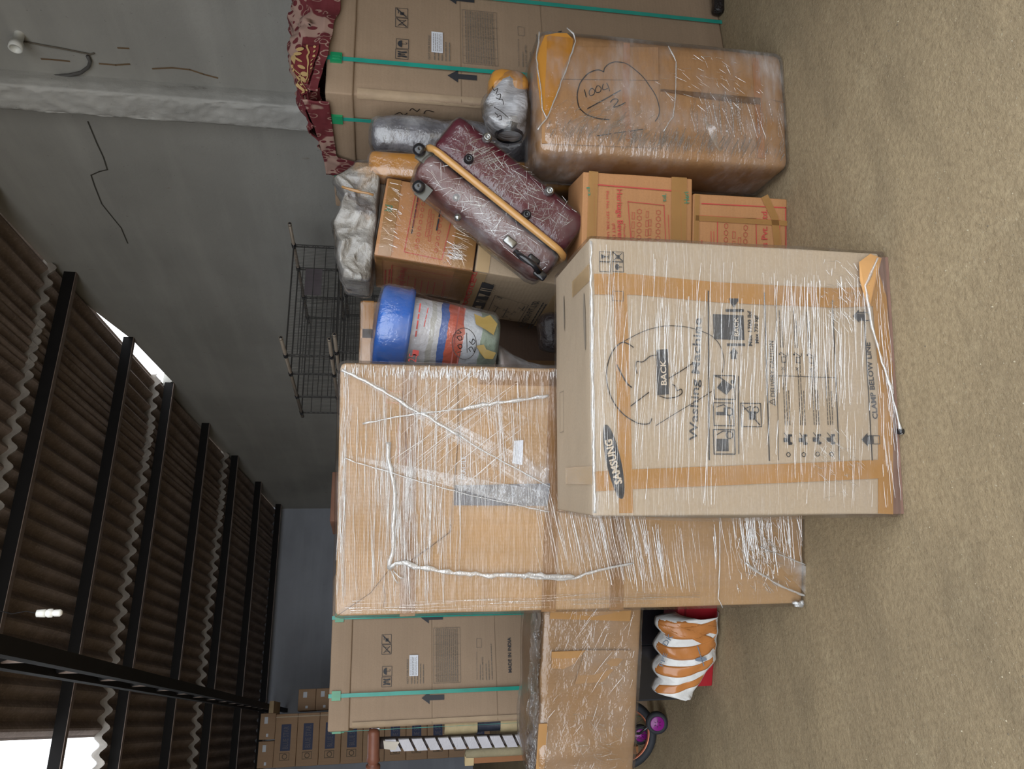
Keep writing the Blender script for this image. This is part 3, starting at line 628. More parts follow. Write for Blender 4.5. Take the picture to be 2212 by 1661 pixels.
ridges(cr, .09, .42, .60, .99, 95, R(13), (.10, .36), .0028, -.014, .02); ridges(cr, .06, .30, .40, .66, 60, R(9), (.10, .25), .0026, -.014, .03)
ridges(cr, .10, .42, .02, .35, 130, R(8), (.03, .22), .0030, -.014, .06); ridges(cr, .05, .30, .06, .26, 170, R(40), (.015, .06), .0030, -.014, .5)
ridges(cr, .45, .82, 1.05, 1.50, 60, R(-50), (.06, .25), .0020, -.016, .06); ridges(cr, .02, .06, .4, 1.62, 70, R(90), (.04, .2), .0020, -.012); ridges(cr, .785, .826, .90, 1.635, 330, R(0), (.015, .05), .0036, -.013, .1)
ridges(cr, .02, .80, 1.625, 1.648, 60, R(0), (.03, .2), .0025, -.012)
cr.build('film_creases', CREASE, bg, True)['kind'] = 'stuff'

# ------------------------------------------------------------------ upright wrapped carton with the pen note
tb = tag(empty('upright_wrapped_carton', (0.8468, 2.7027, 0.0000), (0, 0, radians(9))), 'tall brown carton in glossy film with a pen note inside a cloud outline', 'carton')
TW, TD, TH = .475, .285, .972
softbox(TW, TD, TH, r=.035, n=(12, 8, 20), amp=.003, freq=4, seed=21, bul=(.012, 0, .004)).build('body', TALL_CARD, tb, True)
k = Ink()
k.scribble([(0.3224, 0.7310), (0.3282, 0.7496), (0.3225, 0.7702), (0.3078, 0.7933), (0.2854, 0.8116), (0.2610, 0.8252), (0.2179, 0.8343), (0.1750, 0.8285), (0.1577, 0.8140), (0.1456, 0.7965), (0.1349, 0.7551), (0.1344, 0.7163)], .0042); k.scribble([(0.3224, 0.7310), (0.3366, 0.7277), (0.3531, 0.7140), (0.3638, 0.6955), (0.3675, 0.6772), (0.3627, 0.6407), (0.3336, 0.5987), (0.3104, 0.5749), (0.2853, 0.5573), (0.2536, 0.5368), (0.2262, 0.5255), (0.1889, 0.5194), (0.1633, 0.5246), (0.1422, 0.5376)], .0034)
k.scribble([(0.2545, 0.6680), (0.2134, 0.7293), (0.1704, 0.7960)], .0040); k.line([(0.1070, 0.5875), (0.0950, 0.6362)], .003); k.line([(0.0920, 0.6513), (0.0822, 0.6966)], .003); k.line([(0.0794, 0.7086), (0.0666, 0.7625)], .003)
k.scribble([(0.2440, 0.8064), (0.2300, 0.8031), (0.2159, 0.7998)], .0036); k.scribble([(0.2506, 0.7812), (0.2375, 0.7887), (0.2234, 0.7854), (0.2283, 0.7721), (0.2425, 0.7671), (0.2518, 0.7752), (0.2506, 0.7812)], .0030); k.scribble([(0.2633, 0.7582), (0.2490, 0.7645), (0.2380, 0.7612), (0.2405, 0.7479), (0.2547, 0.7428), (0.2646, 0.7510), (0.2633, 0.7582)], .0030); k.scribble([(0.2731, 0.7340), (0.2589, 0.7379), (0.2505, 0.7333), (0.2570, 0.7175)], .0030); k.scribble([(0.2780, 0.7206), (0.2647, 0.7149), (0.2476, 0.7105)], .0030)
k.scribble([(0.2027, 0.7086), (0.2148, 0.6992), (0.2184, 0.6859), (0.2128, 0.6788), (0.1997, 0.6864), (0.1850, 0.6970), (0.1909, 0.6788), (0.2064, 0.6512)], .0036); k.build('pen_note', PEN, tb, y=-.0088)
MB().prism([(x, -.0078, z) for x, z in [(0.4485, 0.9519), (0.4623, 0.9042), (0.4648, 0.8683), (0.4418, 0.8447), (0.3980, 0.8515), (0.3257, 0.8824), (0.2109, 0.9135), (0.1243, 0.9496), (0.1507, 0.9697), (0.2788, 0.9831), (0.3408, 0.9855), (0.3953, 0.9732)]][::-1], (0, .004, 0)).build('taped_patch', TAPE_O, tb)['label'] = 'bare orange taped patch left open by the film'
tp = Pieces(); strip(tp, [(0.4481, 0.6383), (0.3102, 0.6452), (0.1840, 0.6506), (0.0548, 0.6374)], .026, -.0078); strip(tp, [(.03, .12), (.44, .12)], .03, -.0055); tp.build('tape', tape_mat('rusty_tape', (.52, .24, .10), .6), tb)
MB().prism([(x, -.0068, z) for x, z in [(0.3993, 0.9643), (0.4444, 0.5148), (0.0389, 0.5229), (0.0233, 0.9681)]][::-1], (0, .004, 0)).build('folded_flap', TALL_CARD, tb)
k = Ink(); k.poly([(0.2749, 0.5114), (0.2739, 0.1107), (0.2459, 0.1123), (0.2546, 0.3598), (0.2679, 0.5117)]); k.poly([(0.2715, 0.0785), (0.2655, 0.0139), (0.2615, 0.0141)]); k.line([(0.2714, 0.9832), (0.3079, 0.5195)], .003); k.build('seam_gap', plain('seam_shadow', (.16, .085, .04), .9), tb, y=-.0074)
softbox(TW, TD, TH, r=.035, n=(14, 8, 20), e=.0115, amp=.0025, freq=5, seed=22, bul=(.012, 0, .004)).build('stretch_wrap', film('stretch_film_loose', (9, 9, 34), .16, .8, .30, .6, .010, hz=4.), tb, True)
rp = Pieces(); rope(rp, [(0.4817, 0.8711), (0.4590, 0.8444), (0.4310, 0.8377), (0.3853, 0.8517), (0.3268, 0.8705), (0.2429, 0.9013), (0.1601, 0.9317), (0.1157, 0.9497), (0.0703, 0.9850)], .0030, -.0145); rope(rp, [(0.4549, 0.9756), (0.4106, 0.9772), (0.3657, 0.9870), (0.3099, 0.9828), (0.2366, 0.9718), (0.1510, 0.9668), (0.1157, 0.9497)], .0026, -.0145); rope(rp, [(0.4482, 0.4772), (0.3864, 0.4483), (0.2448, 0.4569), (0.1616, 0.4694), (0.1021, 0.5084)], .0022, -.0145)
rp.build('film_hem', MILK, tb, True)
MB().grid(lambda u, w: (.03+.10*u+.015*w, -.03-.05*u+.02*sin(u*9)*w, .30+.11*u-.02*w-.03*u*u), 10, 3).build('loose_film_end', FILM_M, tb, True)
cr = MB(); ridges(cr, .02, .12, .03, .94, 480, R(-24), (.02, .09), .0026, -.0135, .15); ridges(cr, .10, .26, .03, .40, 120, R(2), (.03, .16), .0022, -.0138, .1); ridges(cr, .2, .42, .1, .55, 90, R(50), (.01, .05), .0022, -.0138, .7); ridges(cr, .06, .2, .5, .95, 90, R(-50), (.02, .08), .0022, -.0138, .3)
cr.build('film_creases', CREASE, tb, True)['kind'] = 'stuff'

# ------------------------------------------------------------------ beverage cartons
def frame_face(ik, x0, z0, x1, z1, w=.003): ik.frame(x0, z0, x1, z1, w)
hl = tag(empty('beverage_carton', (.34, 2.725, 0)), 'orange-brown beverage carton on the floor, bottom one of the pair beside the beige carton', 'carton', 'printed beverage cartons')
softbox(.393, .235, .378, r=.006, n=(8, 5, 8), amp=.003, seed=31).build('body', HER_CARD, hl, True)
k = Ink(); k.line([(0.3557, 0.3464), (0.3599, 0.0069), (0.0211, -0.0047)], .004); k.frame(.02, .03, .31, .36, .003); k.line([(0.0797, 0.2792), (0.3070, 0.2825), (0.3105, 0.1273), (0.0164, 0.1130)], .003); k.line([(0.1469, 0.3380), (0.2164, 0.3433)], .004)
k.text('Heritage Beverages Pvt. Ltd.', -0.0527, 0.0698, 0.3484, 0.0828, .024, .012); k.line([(0.1486, 0.3030), (0.2532, 0.3072)], .002); k.line([(0.1491, 0.2919), (0.2538, 0.2961)], .002)
for px in ((0.2950, 0.2469), (0.2923, 0.1683)):
    for j in range(6): k.ring(px[0]-.018-.026*j, px[1], .010, .008, .0016, 6)
for px in ((0.2670, 0.2146), (0.2453, 0.1916)):
    for j in range(3): k.frame(px[0]-.035-.036*j, px[1]-.005, px[0]-.010-.036*j, px[1]+.006, .0014)
k.text('Manufactured by', 0.0698, 0.1029, 0.1932, 0.1077, .008); k.build('red_print', INK_R, hl, y=-.004)
tp = Pieces(); strip(tp, [(0.3989, 0.0954), (0.3201, 0.0518), (0.1617, 0.0291)], .03, -.0055); strip(tp, [(.30, .37), (.30, .0)], .02, -.0055); strip(tp, [(0, .366), (.39, .366)], .02, -.0055); tp.build('tape', TAPE_H, hl)
hu = tag(empty('beverage_carton', (.395, 2.725, .383)), 'orange-brown beverage carton with upside-down red print, stacked atop another', 'carton', 'printed beverage cartons')
softbox(.393, .235, .424, r=.006, n=(8, 5, 8), amp=.003, seed=32).build('body', HER_CARD, hu, True)
k = Ink(); k.line([(0.1402, 0.3758), (0.3459, 0.3821), (0.3410, 0.0490), (0.0883, 0.0360)], .0045); k.text('Heritage Beverages Pvt. Ltd.', 0.3343, 0.2953, -0.0125, 0.2805, .021, .012)
k.text('Plot No. 237-238, Udyog Vihar', 0.3249, 0.3358, 0.0745, 0.3249, .0095, .008); k.text('(PET DIV.)', 0.2068, 0.3102, 0.1267, 0.3049, .011); k.text('Manufactured by', 0.2075, 0.2676, 0.0775, 0.2612, .008)
k.line([(0.1132, 0.2334), (0.2907, 0.2517), (0.2852, 0.1114), (0.1198, 0.1004)], .0025)
for px in ((0.2727, 0.2066), (0.2736, 0.1328)):
    for j in range(6): k.ring(px[0]-.016-.024*j, px[1], .009, .009, .0015, 6)
for px in ((0.2594, 0.2295), (0.2676, 0.1759), (0.2373, 0.1645)):
    for j in range(4): k.frame(px[0]-.032-.034*j, px[1]-.004, px[0]-.008-.034*j, px[1]+.005, .0013)
k.line([(0.2499, 0.0942), (0.1205, 0.0859)], .002); k.line([(0.2506, 0.0816), (0.1211, 0.0732)], .002)
k.build('red_print', INK_R, hu, y=-.004)
k = Ink(); k.text('td.', 0.2978, 0.1044, 0.3288, 0.1051, .016, .01); k.text('Heri', 0.2980, 0.0133, 0.3412, 0.0179, .020, .01); k.text('td', 0.3008, 0.3951, 0.3346, 0.3994, .012, .01); k.build('green_print', INK_GR, hu, y=-.0062)
tp = Pieces(); strip(tp, [(.0, .39), (.393, .385)], .035, -.0055); strip(tp, [(0, .05), (.393, .055)], .06, -.0055); tp.build('tape', TAPE_H, hu)

# leaning stack: tan tableware carton with a third beverage carton on it
tn = tag(empty('tableware_carton', (0.3923, 2.9597, 0.7798), (0, radians(7.2), radians(12))), 'tan carton with a black strip of cutlery symbols, leaning under the orange one', 'carton')
NW, ND, NH = .34, .56, .395
softbox(NW, ND, NH, r=.006, n=(7, 9, 8), amp=.003, seed=41).build('body', TAN_CARD, tn, True)
LS = side_left(ND)
k = Ink(); k.poly([(-0.0399, 0.3075), (-0.0071, 0.3571), (0.4624, 0.3514), (0.4426, 0.2992)])
k.line([(0.0341, 0.2798), (0.3284, 0.2789), (0.2738, 0.1248), (-0.0090, 0.1248)], .002); k.line([(0.4505, 0.2946), (0.4568, 0.3050), (-0.0167, 0.3059)], .002)
k.text('POLYTECH PVT. LTD.', -0.0583, 0.0871, 0.3432, 0.0897, .026, .014)
k.dashes(*(-0.0614, 0.0641), *(0.3334, 0.0716), .010); k.dashes(*(-0.0535, 0.0499), *(0.3217, 0.0570), .009)
for q in [(0.1850, 0.2583), (0.1679, 0.2392), (0.1173, 0.2570), (0.1547, 0.2120), (0.1373, 0.1924), (0.1187, 0.1746), (0.0676, 0.1898), (0.0357, 0.1674), (0.1516, 0.1653), (0.0849, 0.2652), (0.0513, 0.2067), (0.3110, 0.2644), (0.2992, 0.2506), (0.2119, 0.1547), (0.1930, 0.1389)]: k.line([(q[0]-.012, q[1]+.006), (q[0], q[1]-.006), (q[0]+.012, q[1]+.006)], .003)
k.line([(0.0713, 0.2505), (0.1909, 0.2467)], .003); k.line([(0.0524, 0.2047), (0.1870, 0.2025)], .003); k.line([(0.1930, 0.1389), (0.2481, 0.1364)], .004)
k.build('black_print', INK, tn, LS)
k = Ink()
def cut(p0, p1, f): return (p0[0]+(p1[0]-p0[0])*f, p0[1]+(p1[1]-p0[1])*f)
fx, fz = (0.0294, 0.3159); nx, nz_ = (0.4159, 0.3186)
UNP = plain('unprinted_tan', (.42, .33, .23), .7)
for f, typ in ((.10, 'cross'), (.30, 'bowl'), (.52, 'fork'), (.72, 'glass'), (.92, 'knife')):
    k = Ink(); x, z = cut((fx, fz), (nx, nz_), f)
    if typ == 'bowl': k.poly([(x-.02, z), (x-.014, z+.02), (x+.0, z+.028), (x+.014, z+.02), (x+.02, z)])
    if typ == 'glass': k.poly([(x-.02, z+.03), (x+.02, z+.03), (x+.012, z+.005), (x+.003, z), (x+.003, z-.02), (x-.003, z-.02), (x-.003, z), (x-.012, z+.005)]); k.rect(x-.014, z-.024, x+.014, z-.02)
    if typ == 'fork': k.rect(x-.016, z-.03, x-.012, z+.02); k.rect(x-.002, z-.03, x+.002, z+.03); k.rect(x+.012, z-.03, x+.016, z+.03); k.rect(x-.02, z+.018, x-.006, z+.03)
    if typ == 'knife': k.poly([(x-.02, z-.03), (x-.014, z-.03), (x-.008, z+.03), (x-.02, z+.03)]); k.poly([(x+.004, z-.03), (x+.010, z-.03), (x+.012, z+.03), (x+.004, z+.03)])
    if typ == 'cross': k.line([(x-.015, z-.02), (x+.012, z+.02)], .004); k.line([(x-.012, z+.018), (x+.014, z-.02)], .004)
    k.build('cutlery_symbol', UNP, tn, LS, -.0055)

k = Ink(); k.text('FRAGILE', 0.0667, 0.3800, 0.4885, 0.3773, .024, .01); k.text('FRAGILE', 0.4290, 0.3855, 0.5657, 0.3829, .02, .01); k.dashes(*(0.0020, 0.3948), *(0.5327, 0.3974), .012); k.rect(*(0.0211, 0.3860), *(0.0947, 0.4061)); k.build('red_print', INK_R, tn, LS, -.0050)
tp = Pieces(); strip(tp, [(-0.0031, 0.3770), (0.5517, 0.3793)], .07, -.004, M=LS); strip(tp, [(.0, .02), (.55, .02)], .06, -.004, M=LS); strip(tp, [(.0, .365), (.34, .365)], .05, -.004); tp.build('tape', TAPE_P, tn)
ha = tag(empty('beverage_carton', (0.4415, 2.9702, 1.1777), (0, radians(7.2), radians(12))), 'orange-brown beverage carton leaning on top of the tan cutlery carton', 'carton', 'printed beverage cartons')
HW, HD, HH = .325, .37, .383
softbox(HW, HD, HH, r=.006, n=(7, 8, 8), amp=.003, seed=42).build('body', HER_CARD, ha, True)
LH = side_left(HD)
k = Ink(); k.line([(0.3067, 0.2635), (0.0277, 0.2730), (0.0212, 0.1261), (0.2044, 0.1100)], .0028)
for (x, z), m_ in (((0.0453, 0.2288), 8), ((0.0435, 0.1527), 7)):
    for j in range(m_): k.ring(x+.012+.026*j, z, .0085, .0065, .0016, 6)
for (x, z), m_ in (((0.1054, 0.1974), 4), ((0.0883, 0.1841), 4), ((0.1785, 0.2474), 3)):
    for j in range(m_): k.frame(x+.03*j, z-.004, x+.024+.03*j, z+.005, .0014)
k.dashes(*(0.1379, 0.2544), *(0.2772, 0.2502), .006); k.build('red_print', INK_R, ha)
k = Ink(); k.dashes(*(0.1084, 0.2557), *(0.2668, 0.2524), .008); k.dashes(*(0.1394, 0.1619), *(0.2350, 0.1582), .011); k.build('date_stamp', INK, ha)
k = Ink(); k.text('ltd', 0.1820, 0.3438, 0.2075, 0.3439, .03, .01); k.build('green_print', INK_GR, ha, y=-.0062)
k = Ink(); k.line([(-0.1600, 0.3159), (0.2927, 0.3146), (0.2729, 0.0298)], .003); k.text('Heritage Beverages Pvt. Ltd.', 0.2780, 0.2795, -0.1699, 0.2822, .026, .016); k.text('(PET DIV.)', 0.1447, 0.2976, -0.0231, 0.3011, .012)
k.dashes(*(0.2418, 0.3233), *(-0.0876, 0.3288), .009); k.dashes(*(0.2234, 0.3399), *(-0.0830, 0.3452), .009); k.line([(-0.0745, 0.2513), (0.2028, 0.2458), (0.2168, 0.1006), (0.0037, 0.0962)], .0025)
for (x, z) in ((0.1834, 0.2166), (0.1740, 0.1895), (0.1755, 0.1627), (0.1771, 0.1360)): k.dashes(x, z, x-.15, z, .008)
k.line([(0.2086, 0.0942), (0.0066, 0.0903)], .002); k.build('side_print', INK_R, ha, LH, -.0045)
tp = Pieces(); strip(tp, [(.0, .345), (.32, .35)], .05, -.0055); strip(tp, [(0, .045), (.325, .045)], .085, -.0055); strip(tp, [(.01, .365), (.36, .365)], .025, -.0055, M=LH); strip(tp, [(.352, .0), (.352, .383)], .035, -.0055, M=LH); strip(tp, [(.0, .035), (.37, .035)], .07, -.0055, M=LH); tp.build('tape', TAPE_H, ha)
softbox(HW, HD, HH, e=.0075, r=.006, n=(7, 8, 8), amp=.003, seed=43).build('stretch_wrap', film('thin_shiny_film', (8, 8, 8), .03, .5, .03, .6), ha, True)
cr = MB(); ridges(cr, .005, .10, .03, .12, 60, R(85), (.02, .08), .003, -.009, .5); ridges(cr, .02, .3, .3, .37, 45, R(75), (.01, .04), .003, -.009, .4); ridges(cr, .08, .25, .0, .1, 16, R(80), (.05, .14), .003, -.009, .2); cr.build('film_creases', CREASE, ha, True)['kind'] = 'stuff'
# ------------------------------------------------------------------ maroon suitcase lying across the pile
su = tag(empty('suitcase', (.725, 2.735, 1.402), (0, radians(126), 0)), 'maroon hard suitcase in film with a taped rim, lying slantwise on the cartons', 'suitcase')
MAR = plain('maroon_shell', (.085, .007, .017), .35, spec=.3, bump=.15, bs=40); MAR2 = plain('maroon_lower_shell', (.15, .055, .055), .5, bump=.3, bs=30)
x0, x1 = -.035, .572
def up_warp(w):      # the upper half leans back from the rim
    return Vector((w.x, w.y+.10*max(0, w.z)*.5, w.z))
softbox(x1-x0, .20, .165, r=.032, n=(12, 6, 6), amp=.002, seed=51, warp=up_warp).build('upper_shell', MAR, su, True).location = (x0, 0, .118)
softbox(x1-x0, .20, .112, r=.04, n=(12, 6, 6), amp=.004, seed=52, warp=lambda w: Vector((w.x, w.y+.35*(.112-w.z)*.6, w.z))).build('lower_shell', MAR2, su, True).location = (x0, 0, -.002)
def rim(y0, r, x_a, x_b):
    P = []; rr = .05
    for cx, cy, a0 in ((x_a+rr, y0+rr, pi), (x_b-rr, y0+rr, 1.5*pi)):
        for q in range(7): a = a0+q*pi/12; P.append((cx+rr*cos(a), cy+rr*sin(a), .114))
    P.append((x_b, .19, .114)); return [(x_a, .19, .114)]+P
MB().tube(rim(-.014, .012, x0-.008, x1+.008), .0135, 8, jit=.12).build('taped_rim', tape_mat('rim_tape', (.56, .30, .10), .95, .2), su, True)
CH = plain('chrome_stud', (.35, .35, .34), .25, .9)
for a, b in ((0.0986, 0.2713), (0.3910, 0.2642), (0.3776, 0.1398), (0.0946, 0.1658)):
    s_ = empty('stud', (a, .05*max(0, b-.118)-.006, b), (pi/2, 0, 0), su)
    MB().lathe([(.019, 0), (.017, .012), (.012, .019), (.0085, .021), (.0085, .010), (0, .010)], 16).build('cap', BLACKP if b < .2 else CH, s_, True)
for px in ((0.1418, 0.0349), (0.1888, -0.0187)):
    MB().lathe([(.014, 0), (.012, .010), (0, .012)], 12, M=Matrix.Translation((px[0], .02, px[1])) @ Matrix.Rotation(pi/2, 4, 'X')).build('stud', CH, su, True)
for (a, b) in ((-0.0627, 0.0834), (0.0156, -0.0223)):
    w_ = empty('wheel', (a, .01, b), (pi/2, 0, 0), su)
    MB().lathe([(0, -.018), (.015, -.018), (.022, -.010), (.024, 0), (.022, .010), (.015, .016), (.006, .018), (0, .015)], 18).build('tyre', BLACKP, w_, True)
    MB().box(-.0, -.026, -.012, .045, .026, -.03).build('housing', plain('grey_housing', (.10, .10, .085), .4, coat=.3), w_)
h = MB(); h.tube([(0.4271, -0.0150, 0.0070), (0.4596, -0.0400, 0.0009), (0.5067, -0.0450, 0.0040), (0.5391, -0.0180, 0.0040)], .012, 8, jit=.15); h.build('handle', BLACKP, su, True)
for px in ((0.3858, 0.0276), (0.5438, 0.0035), (0.4930, 0.0276)):
    softbox(.05, .02, .032, r=.008, n=(3, 2, 2)).build('latch', BLACKP if px[0] > .4 else CH, su, True).location = (px[0]-.02, -.004, px[1]-.016)
SUF = film('suitcase_film', (22, 22, 10), .05, .7, .10, .6, .010, hz=6.)
softbox(x1-x0, .20, .165, r=.032, e=.006, n=(16, 6, 8), amp=.004, freq=9, seed=53, warp=up_warp).build('stretch_wrap', SUF, su, True).location = (x0, 0, .118)
softbox(x1-x0, .20, .118, r=.04, e=.010, n=(16, 6, 8), amp=.006, freq=8, seed=54, warp=lambda w: Vector((w.x, w.y+.35*(.112-w.z)*.6, w.z))).build('stretch_wrap', film('dusty_film', (16, 16, 16), .05, .8, .30, .7, .010, hz=5., tint=(.9, .88, .84)), su, True).location = (x0, 0, -.006)
cr = MB(); ridges(cr, .0, .52, .13, .28, 160, R(35), (.02, .08), .0022, -.002, .8, follow=lambda x, z: .05*max(0, z-.118)); ridges(cr, .05, .2, .17, .27, 40, R(60), (.03, .09), .0028, -.003, .1, follow=lambda x, z: .05*max(0, z-.118)); ridges(cr, .0, .55, .0, .1, 110, R(20), (.02, .08), .0022, -.010, .7, follow=lambda x, z: .21*max(0, .112-z))
cr.build('film_creases', CREASE, su, True)['kind'] = 'stuff'

# ------------------------------------------------------------------ soft bundles
BUB = NT('bubble_wrap'); _v = BUB.obj(); _vo = BUB.n('ShaderNodeTexVoronoi'); _vo.inputs['Scale'].default_value = 90; BUB.l(_v, _vo.inputs['Vector'])
_n1 = BUB.noise(_v, 11, 4); _nr = BUB.bump(_vo.outputs['Distance'], .4, .004); _nr = BUB.bump(_n1, .9, .02, _nr)
BUB = BUB.done(BUB.pbr(BUB.mix(BUB.ramp(_n1, [(.3, 0.), (.7, 1.)]), (.10, .095, .10), (.22, .215, .235)), .22, _nr, coat=.5))
bw = tag(empty('bubble_wrapped_roll', (1.018, 3.215, 0)), 'grey bubble-wrapped round roll standing against the dusty strapped carton', 'bundle')
def lump(p, a, f, sd):
    p = Vector(p); d = Vector((p.x, p.y, 0)); d = d.normalized() if d.length > 1e-6 else Vector((0, 0, 1))
    return p+d*a*noise.noise(p*f+Vector((sd, sd, sd)))
MB().lathe([(0, 0), (.07, 0)]+[(.083, z/40) for z in range(1, 61)]+[(.082, 1.525), (.076, 1.555), (.062, 1.575), (.04, 1.585), (0, 1.587)], 26, fn=lambda p: lump(p, .014, 11, 3)).build('wrapped_roll', BUB, bw, True)
MB().lathe([(.089, 1.18+z/50) for z in range(0, 19)]+[(.086, 1.562), (.07, 1.585), (.03, 1.596), (0, 1.597)], 26, fn=lambda p: lump(p, .018, 10, 5)).build('outer_film', FILM_M, bw, True)
pc = tag(empty('taped_board', (.815, 3.075, 0), (0, 0, radians(8))), 'slim upright board bound all over in shiny orange tape, behind the suitcase wheels', 'parcel')
softbox(.112, .10, 1.60, r=.025, n=(5, 4, 24), amp=.008, freq=7, seed=61, warp=lambda w: Vector((w.x+.012*(w.z-1.4), w.y, w.z-.10*w.x))).build('board', TAPE_O, pc, True)
softbox(.112, .10, 1.60, r=.025, e=.005, n=(5, 4, 24), amp=.010, freq=9, seed=62, warp=lambda w: Vector((w.x+.012*(w.z-1.4), w.y, w.z-.10*w.x))).build('film', FILM_C, pc, True)
# crumpled clear bag on the leaning carton
PB = NT('cloudy_bag'); _v = PB.obj(); _n1 = PB.noise(_v, 7, 5, .65); _n2 = PB.noise(PB.obj((1, 1, 1.3)), 3.2, 4, .6)
_c = PB.mix(PB.ramp(_n1, [(.3, 0.), (.65, 1.)]), (.20, .18, .155), (.40, .375, .34)); _c = PB.mix(PB.ramp(_n2, [(.56, 0.), (.64, .8)]), _c, (.42, .24, .10)); _c = PB.mix(PB.ramp(PB.noise(_v, 5.3, 3), [(.60, 0.), (.68, .85)]), _c, (.10, .08, .075))
PB = PB.done(PB.pbr(_c, .3, PB.bump(PB.noise(_v, 16, 5, .7), .8, .02), coat=.25))
ba = tag(empty('crumpled_bag', (0.3910, 3.0102, 1.5726), (0, radians(4), radians(10))), 'crumpled cloudy plastic bag taped shut, lying on top of the leaning orange carton', 'bag')
def bagfn(w):
    u = w.x/.50; top = .105+.045*sin(pi*min(1, u*1.05))-.009*max(0, u-.8)*5
    z = w.z*(top/.12); q = w*7+Vector((3, 1, 2))
    k = .040*(abs(noise.noise(q))-.22)+.022*(abs(noise.noise(q*2.3))-.2)+.010*(abs(noise.noise(q*5))-.2)
    return Vector((w.x+.018*noise.noise(w*8+Vector((9, 1, 2))), w.y+k*.9, z+(k*.8 if w.z > .04 else 0)+(.06*max(0, 1-abs(u-.84)*8) if w.z > .06 else 0)))
softbox(.50, .22, .12, r=.02, n=(46, 14, 14), amp=.006, freq=9, seed=71, warp=bagfn).build('bag', PB, ba, False)
softbox(.50, .22, .12, r=.02, e=.006, n=(46, 14, 14), amp=.012, freq=14, seed=72, warp=bagfn).build('outer_film', film('bag_film', (10, 10, 10), .03, .6, .18, .7, .010, hz=6.), ba, True)
tie = MB(); rope(tie, [(.34, .02), (.345, .08), (.355, .14)], .006, -.03); tie.build('tape_tie', TAPE, ba, True)
# small bundle on the upright carton
sb = tag(empty('small_wrapped_bundle', (1.06, 2.90, .990), (0, 0, radians(10))), 'small silvery film bundle with orange tape and pen scrawl, on the cloud-marked carton', 'bundle')
SBM = NT('silver_wrap'); _v = SBM.obj(); _c = SBM.mix(SBM.ramp(SBM.noise(SBM.obj((6, 6, 2)), 2.2, 4), [(.38, 0.), (.55, 1.)]), (.10, .085, .075), (.42, .42, .44))
SBM = SBM.done(SBM.pbr(_c, .2, SBM.bump(SBM.noise(SBM.obj((30, 30, 6)), 1., 4), .8, .02), coat=.6))
def sbw(w):
    u = w.x/.235
    return Vector((w.x, w.y+.015*noise.noise(w*12), w.z*(.72+.45*sin(pi*min(1, max(0, u*.9+.15))))-.0+.012*noise.noise(w*14)*(1 if w.z > .03 else 0)))
softbox(.245, .13, .145, r=.045, n=(14, 8, 9), amp=.006, freq=10, seed=81, warp=sbw).build('bundle', SBM, sb, True).location = (-.12, -.065, 0)
softbox(.105, .138, .152, r=.045, n=(8, 8, 9), amp=.008, freq=10, seed=83).build('orange_tape', TAPE_O, sb, True).location = (.03, -.069, -.001)
softbox(.245, .13, .145, r=.045, e=.006, n=(14, 8, 9), amp=.010, freq=12, seed=82, warp=sbw).build('film', FILM_C, sb, True).location = (-.12, -.065, .0)
MB().lathe([(.0, -.001), (.062, -.001), (.064, .03), (.05, .055)], 20, M=Matrix.Translation((-.085, 0, .0)) @ Matrix.Rotation(-pi/2, 4, 'Y') @ Matrix.Translation((.07, 0, -.02))).build('dark_base', BLACKP, sb, True)
k = Ink(); k.scribble([(0.0294, 0.1471), (0.0150, 0.1402), (0.0238, 0.1263), (0.0007, 0.1333)], .0028); k.scribble([(-0.0027, 0.1299), (0.0022, 0.1159), (-0.0168, 0.1195), (-0.0143, 0.1334)], .0028); k.scribble([(-0.0208, 0.1230), (-0.0196, 0.1091), (-0.0379, 0.1057)], .0028); k.scribble([(-0.0521, 0.1405), (-0.0683, 0.1128), (-0.0885, 0.0886)], .0030); k.scribble([(-0.0741, 0.1371), (-0.0843, 0.1268)], .003); k.scribble([(-0.0920, 0.1303), (-0.0834, 0.1164), (-0.0979, 0.1130), (-0.1025, 0.1234)], .003); k.build('pen_scrawl', PEN, sb, y=-.09)

# ------------------------------------------------------------------ bucket of soft goods
bk = tag(empty('wrapped_bucket', (.150, 2.965, 1.085), (0, radians(7), 0)), 'blue rimmed bucket of packed bags bound in clear film behind the golden carton', 'bucket')
def lab():
    t = NT('printed_sacks'); v = t.obj(); sep = t.n('ShaderNodeSeparateXYZ'); t.l(v, sep.inputs[0]); z = t.math('ADD', sep.outputs[2], t.math('MULTIPLY', t.math('SUBTRACT', t.noise(v, 12, 3), .5), .03))
    r = t.n('ShaderNodeValToRGB'); r.color_ramp.interpolation = 'CONSTANT'; e = r.color_ramp.elements
    stops = [(0, (.34, .42, .33)), (.22, (.60, .63, .68)), (.42, (.58, .14, .09)), (.60, (.10, .17, .42)), (.68, (.60, .60, .62)), (.74, (.50, .49, .46)), (.80, (.66, .66, .70))]
    while len(e) < len(stops): e.new(.5)
    for q, (p, c) in zip(e, stops): q.position = p; q.color = (*c, 1)
    t.l(t.math('MULTIPLY', z, 3.0), r.inputs[0])
    return t.done(t.pbr(r.outputs[0], .35, t.bump(t.noise(v, 14, 4), .8, .02)))
BL = plain('blue_plastic', (.03, .14, .52), .22, coat=.5)
MB().lathe([(0, 0), (.10, .0), (.118, .02), (.125, .10), (.132, .20), (.142, .28), (.146, .34)], 30, fn=lambda p: lump(p, .012, 9, 2)).build('packed_sacks', lab(), bk, True)
MB().lathe([(.146, .335), (.166, .335), (.169, .352), (.163, .358), (.168, .44), (.160, .455), (.12, .462), (0, .464)], 34, fn=lambda p: lump(p, .004, 9, 6)).build('blue_tub', BL, bk, True)
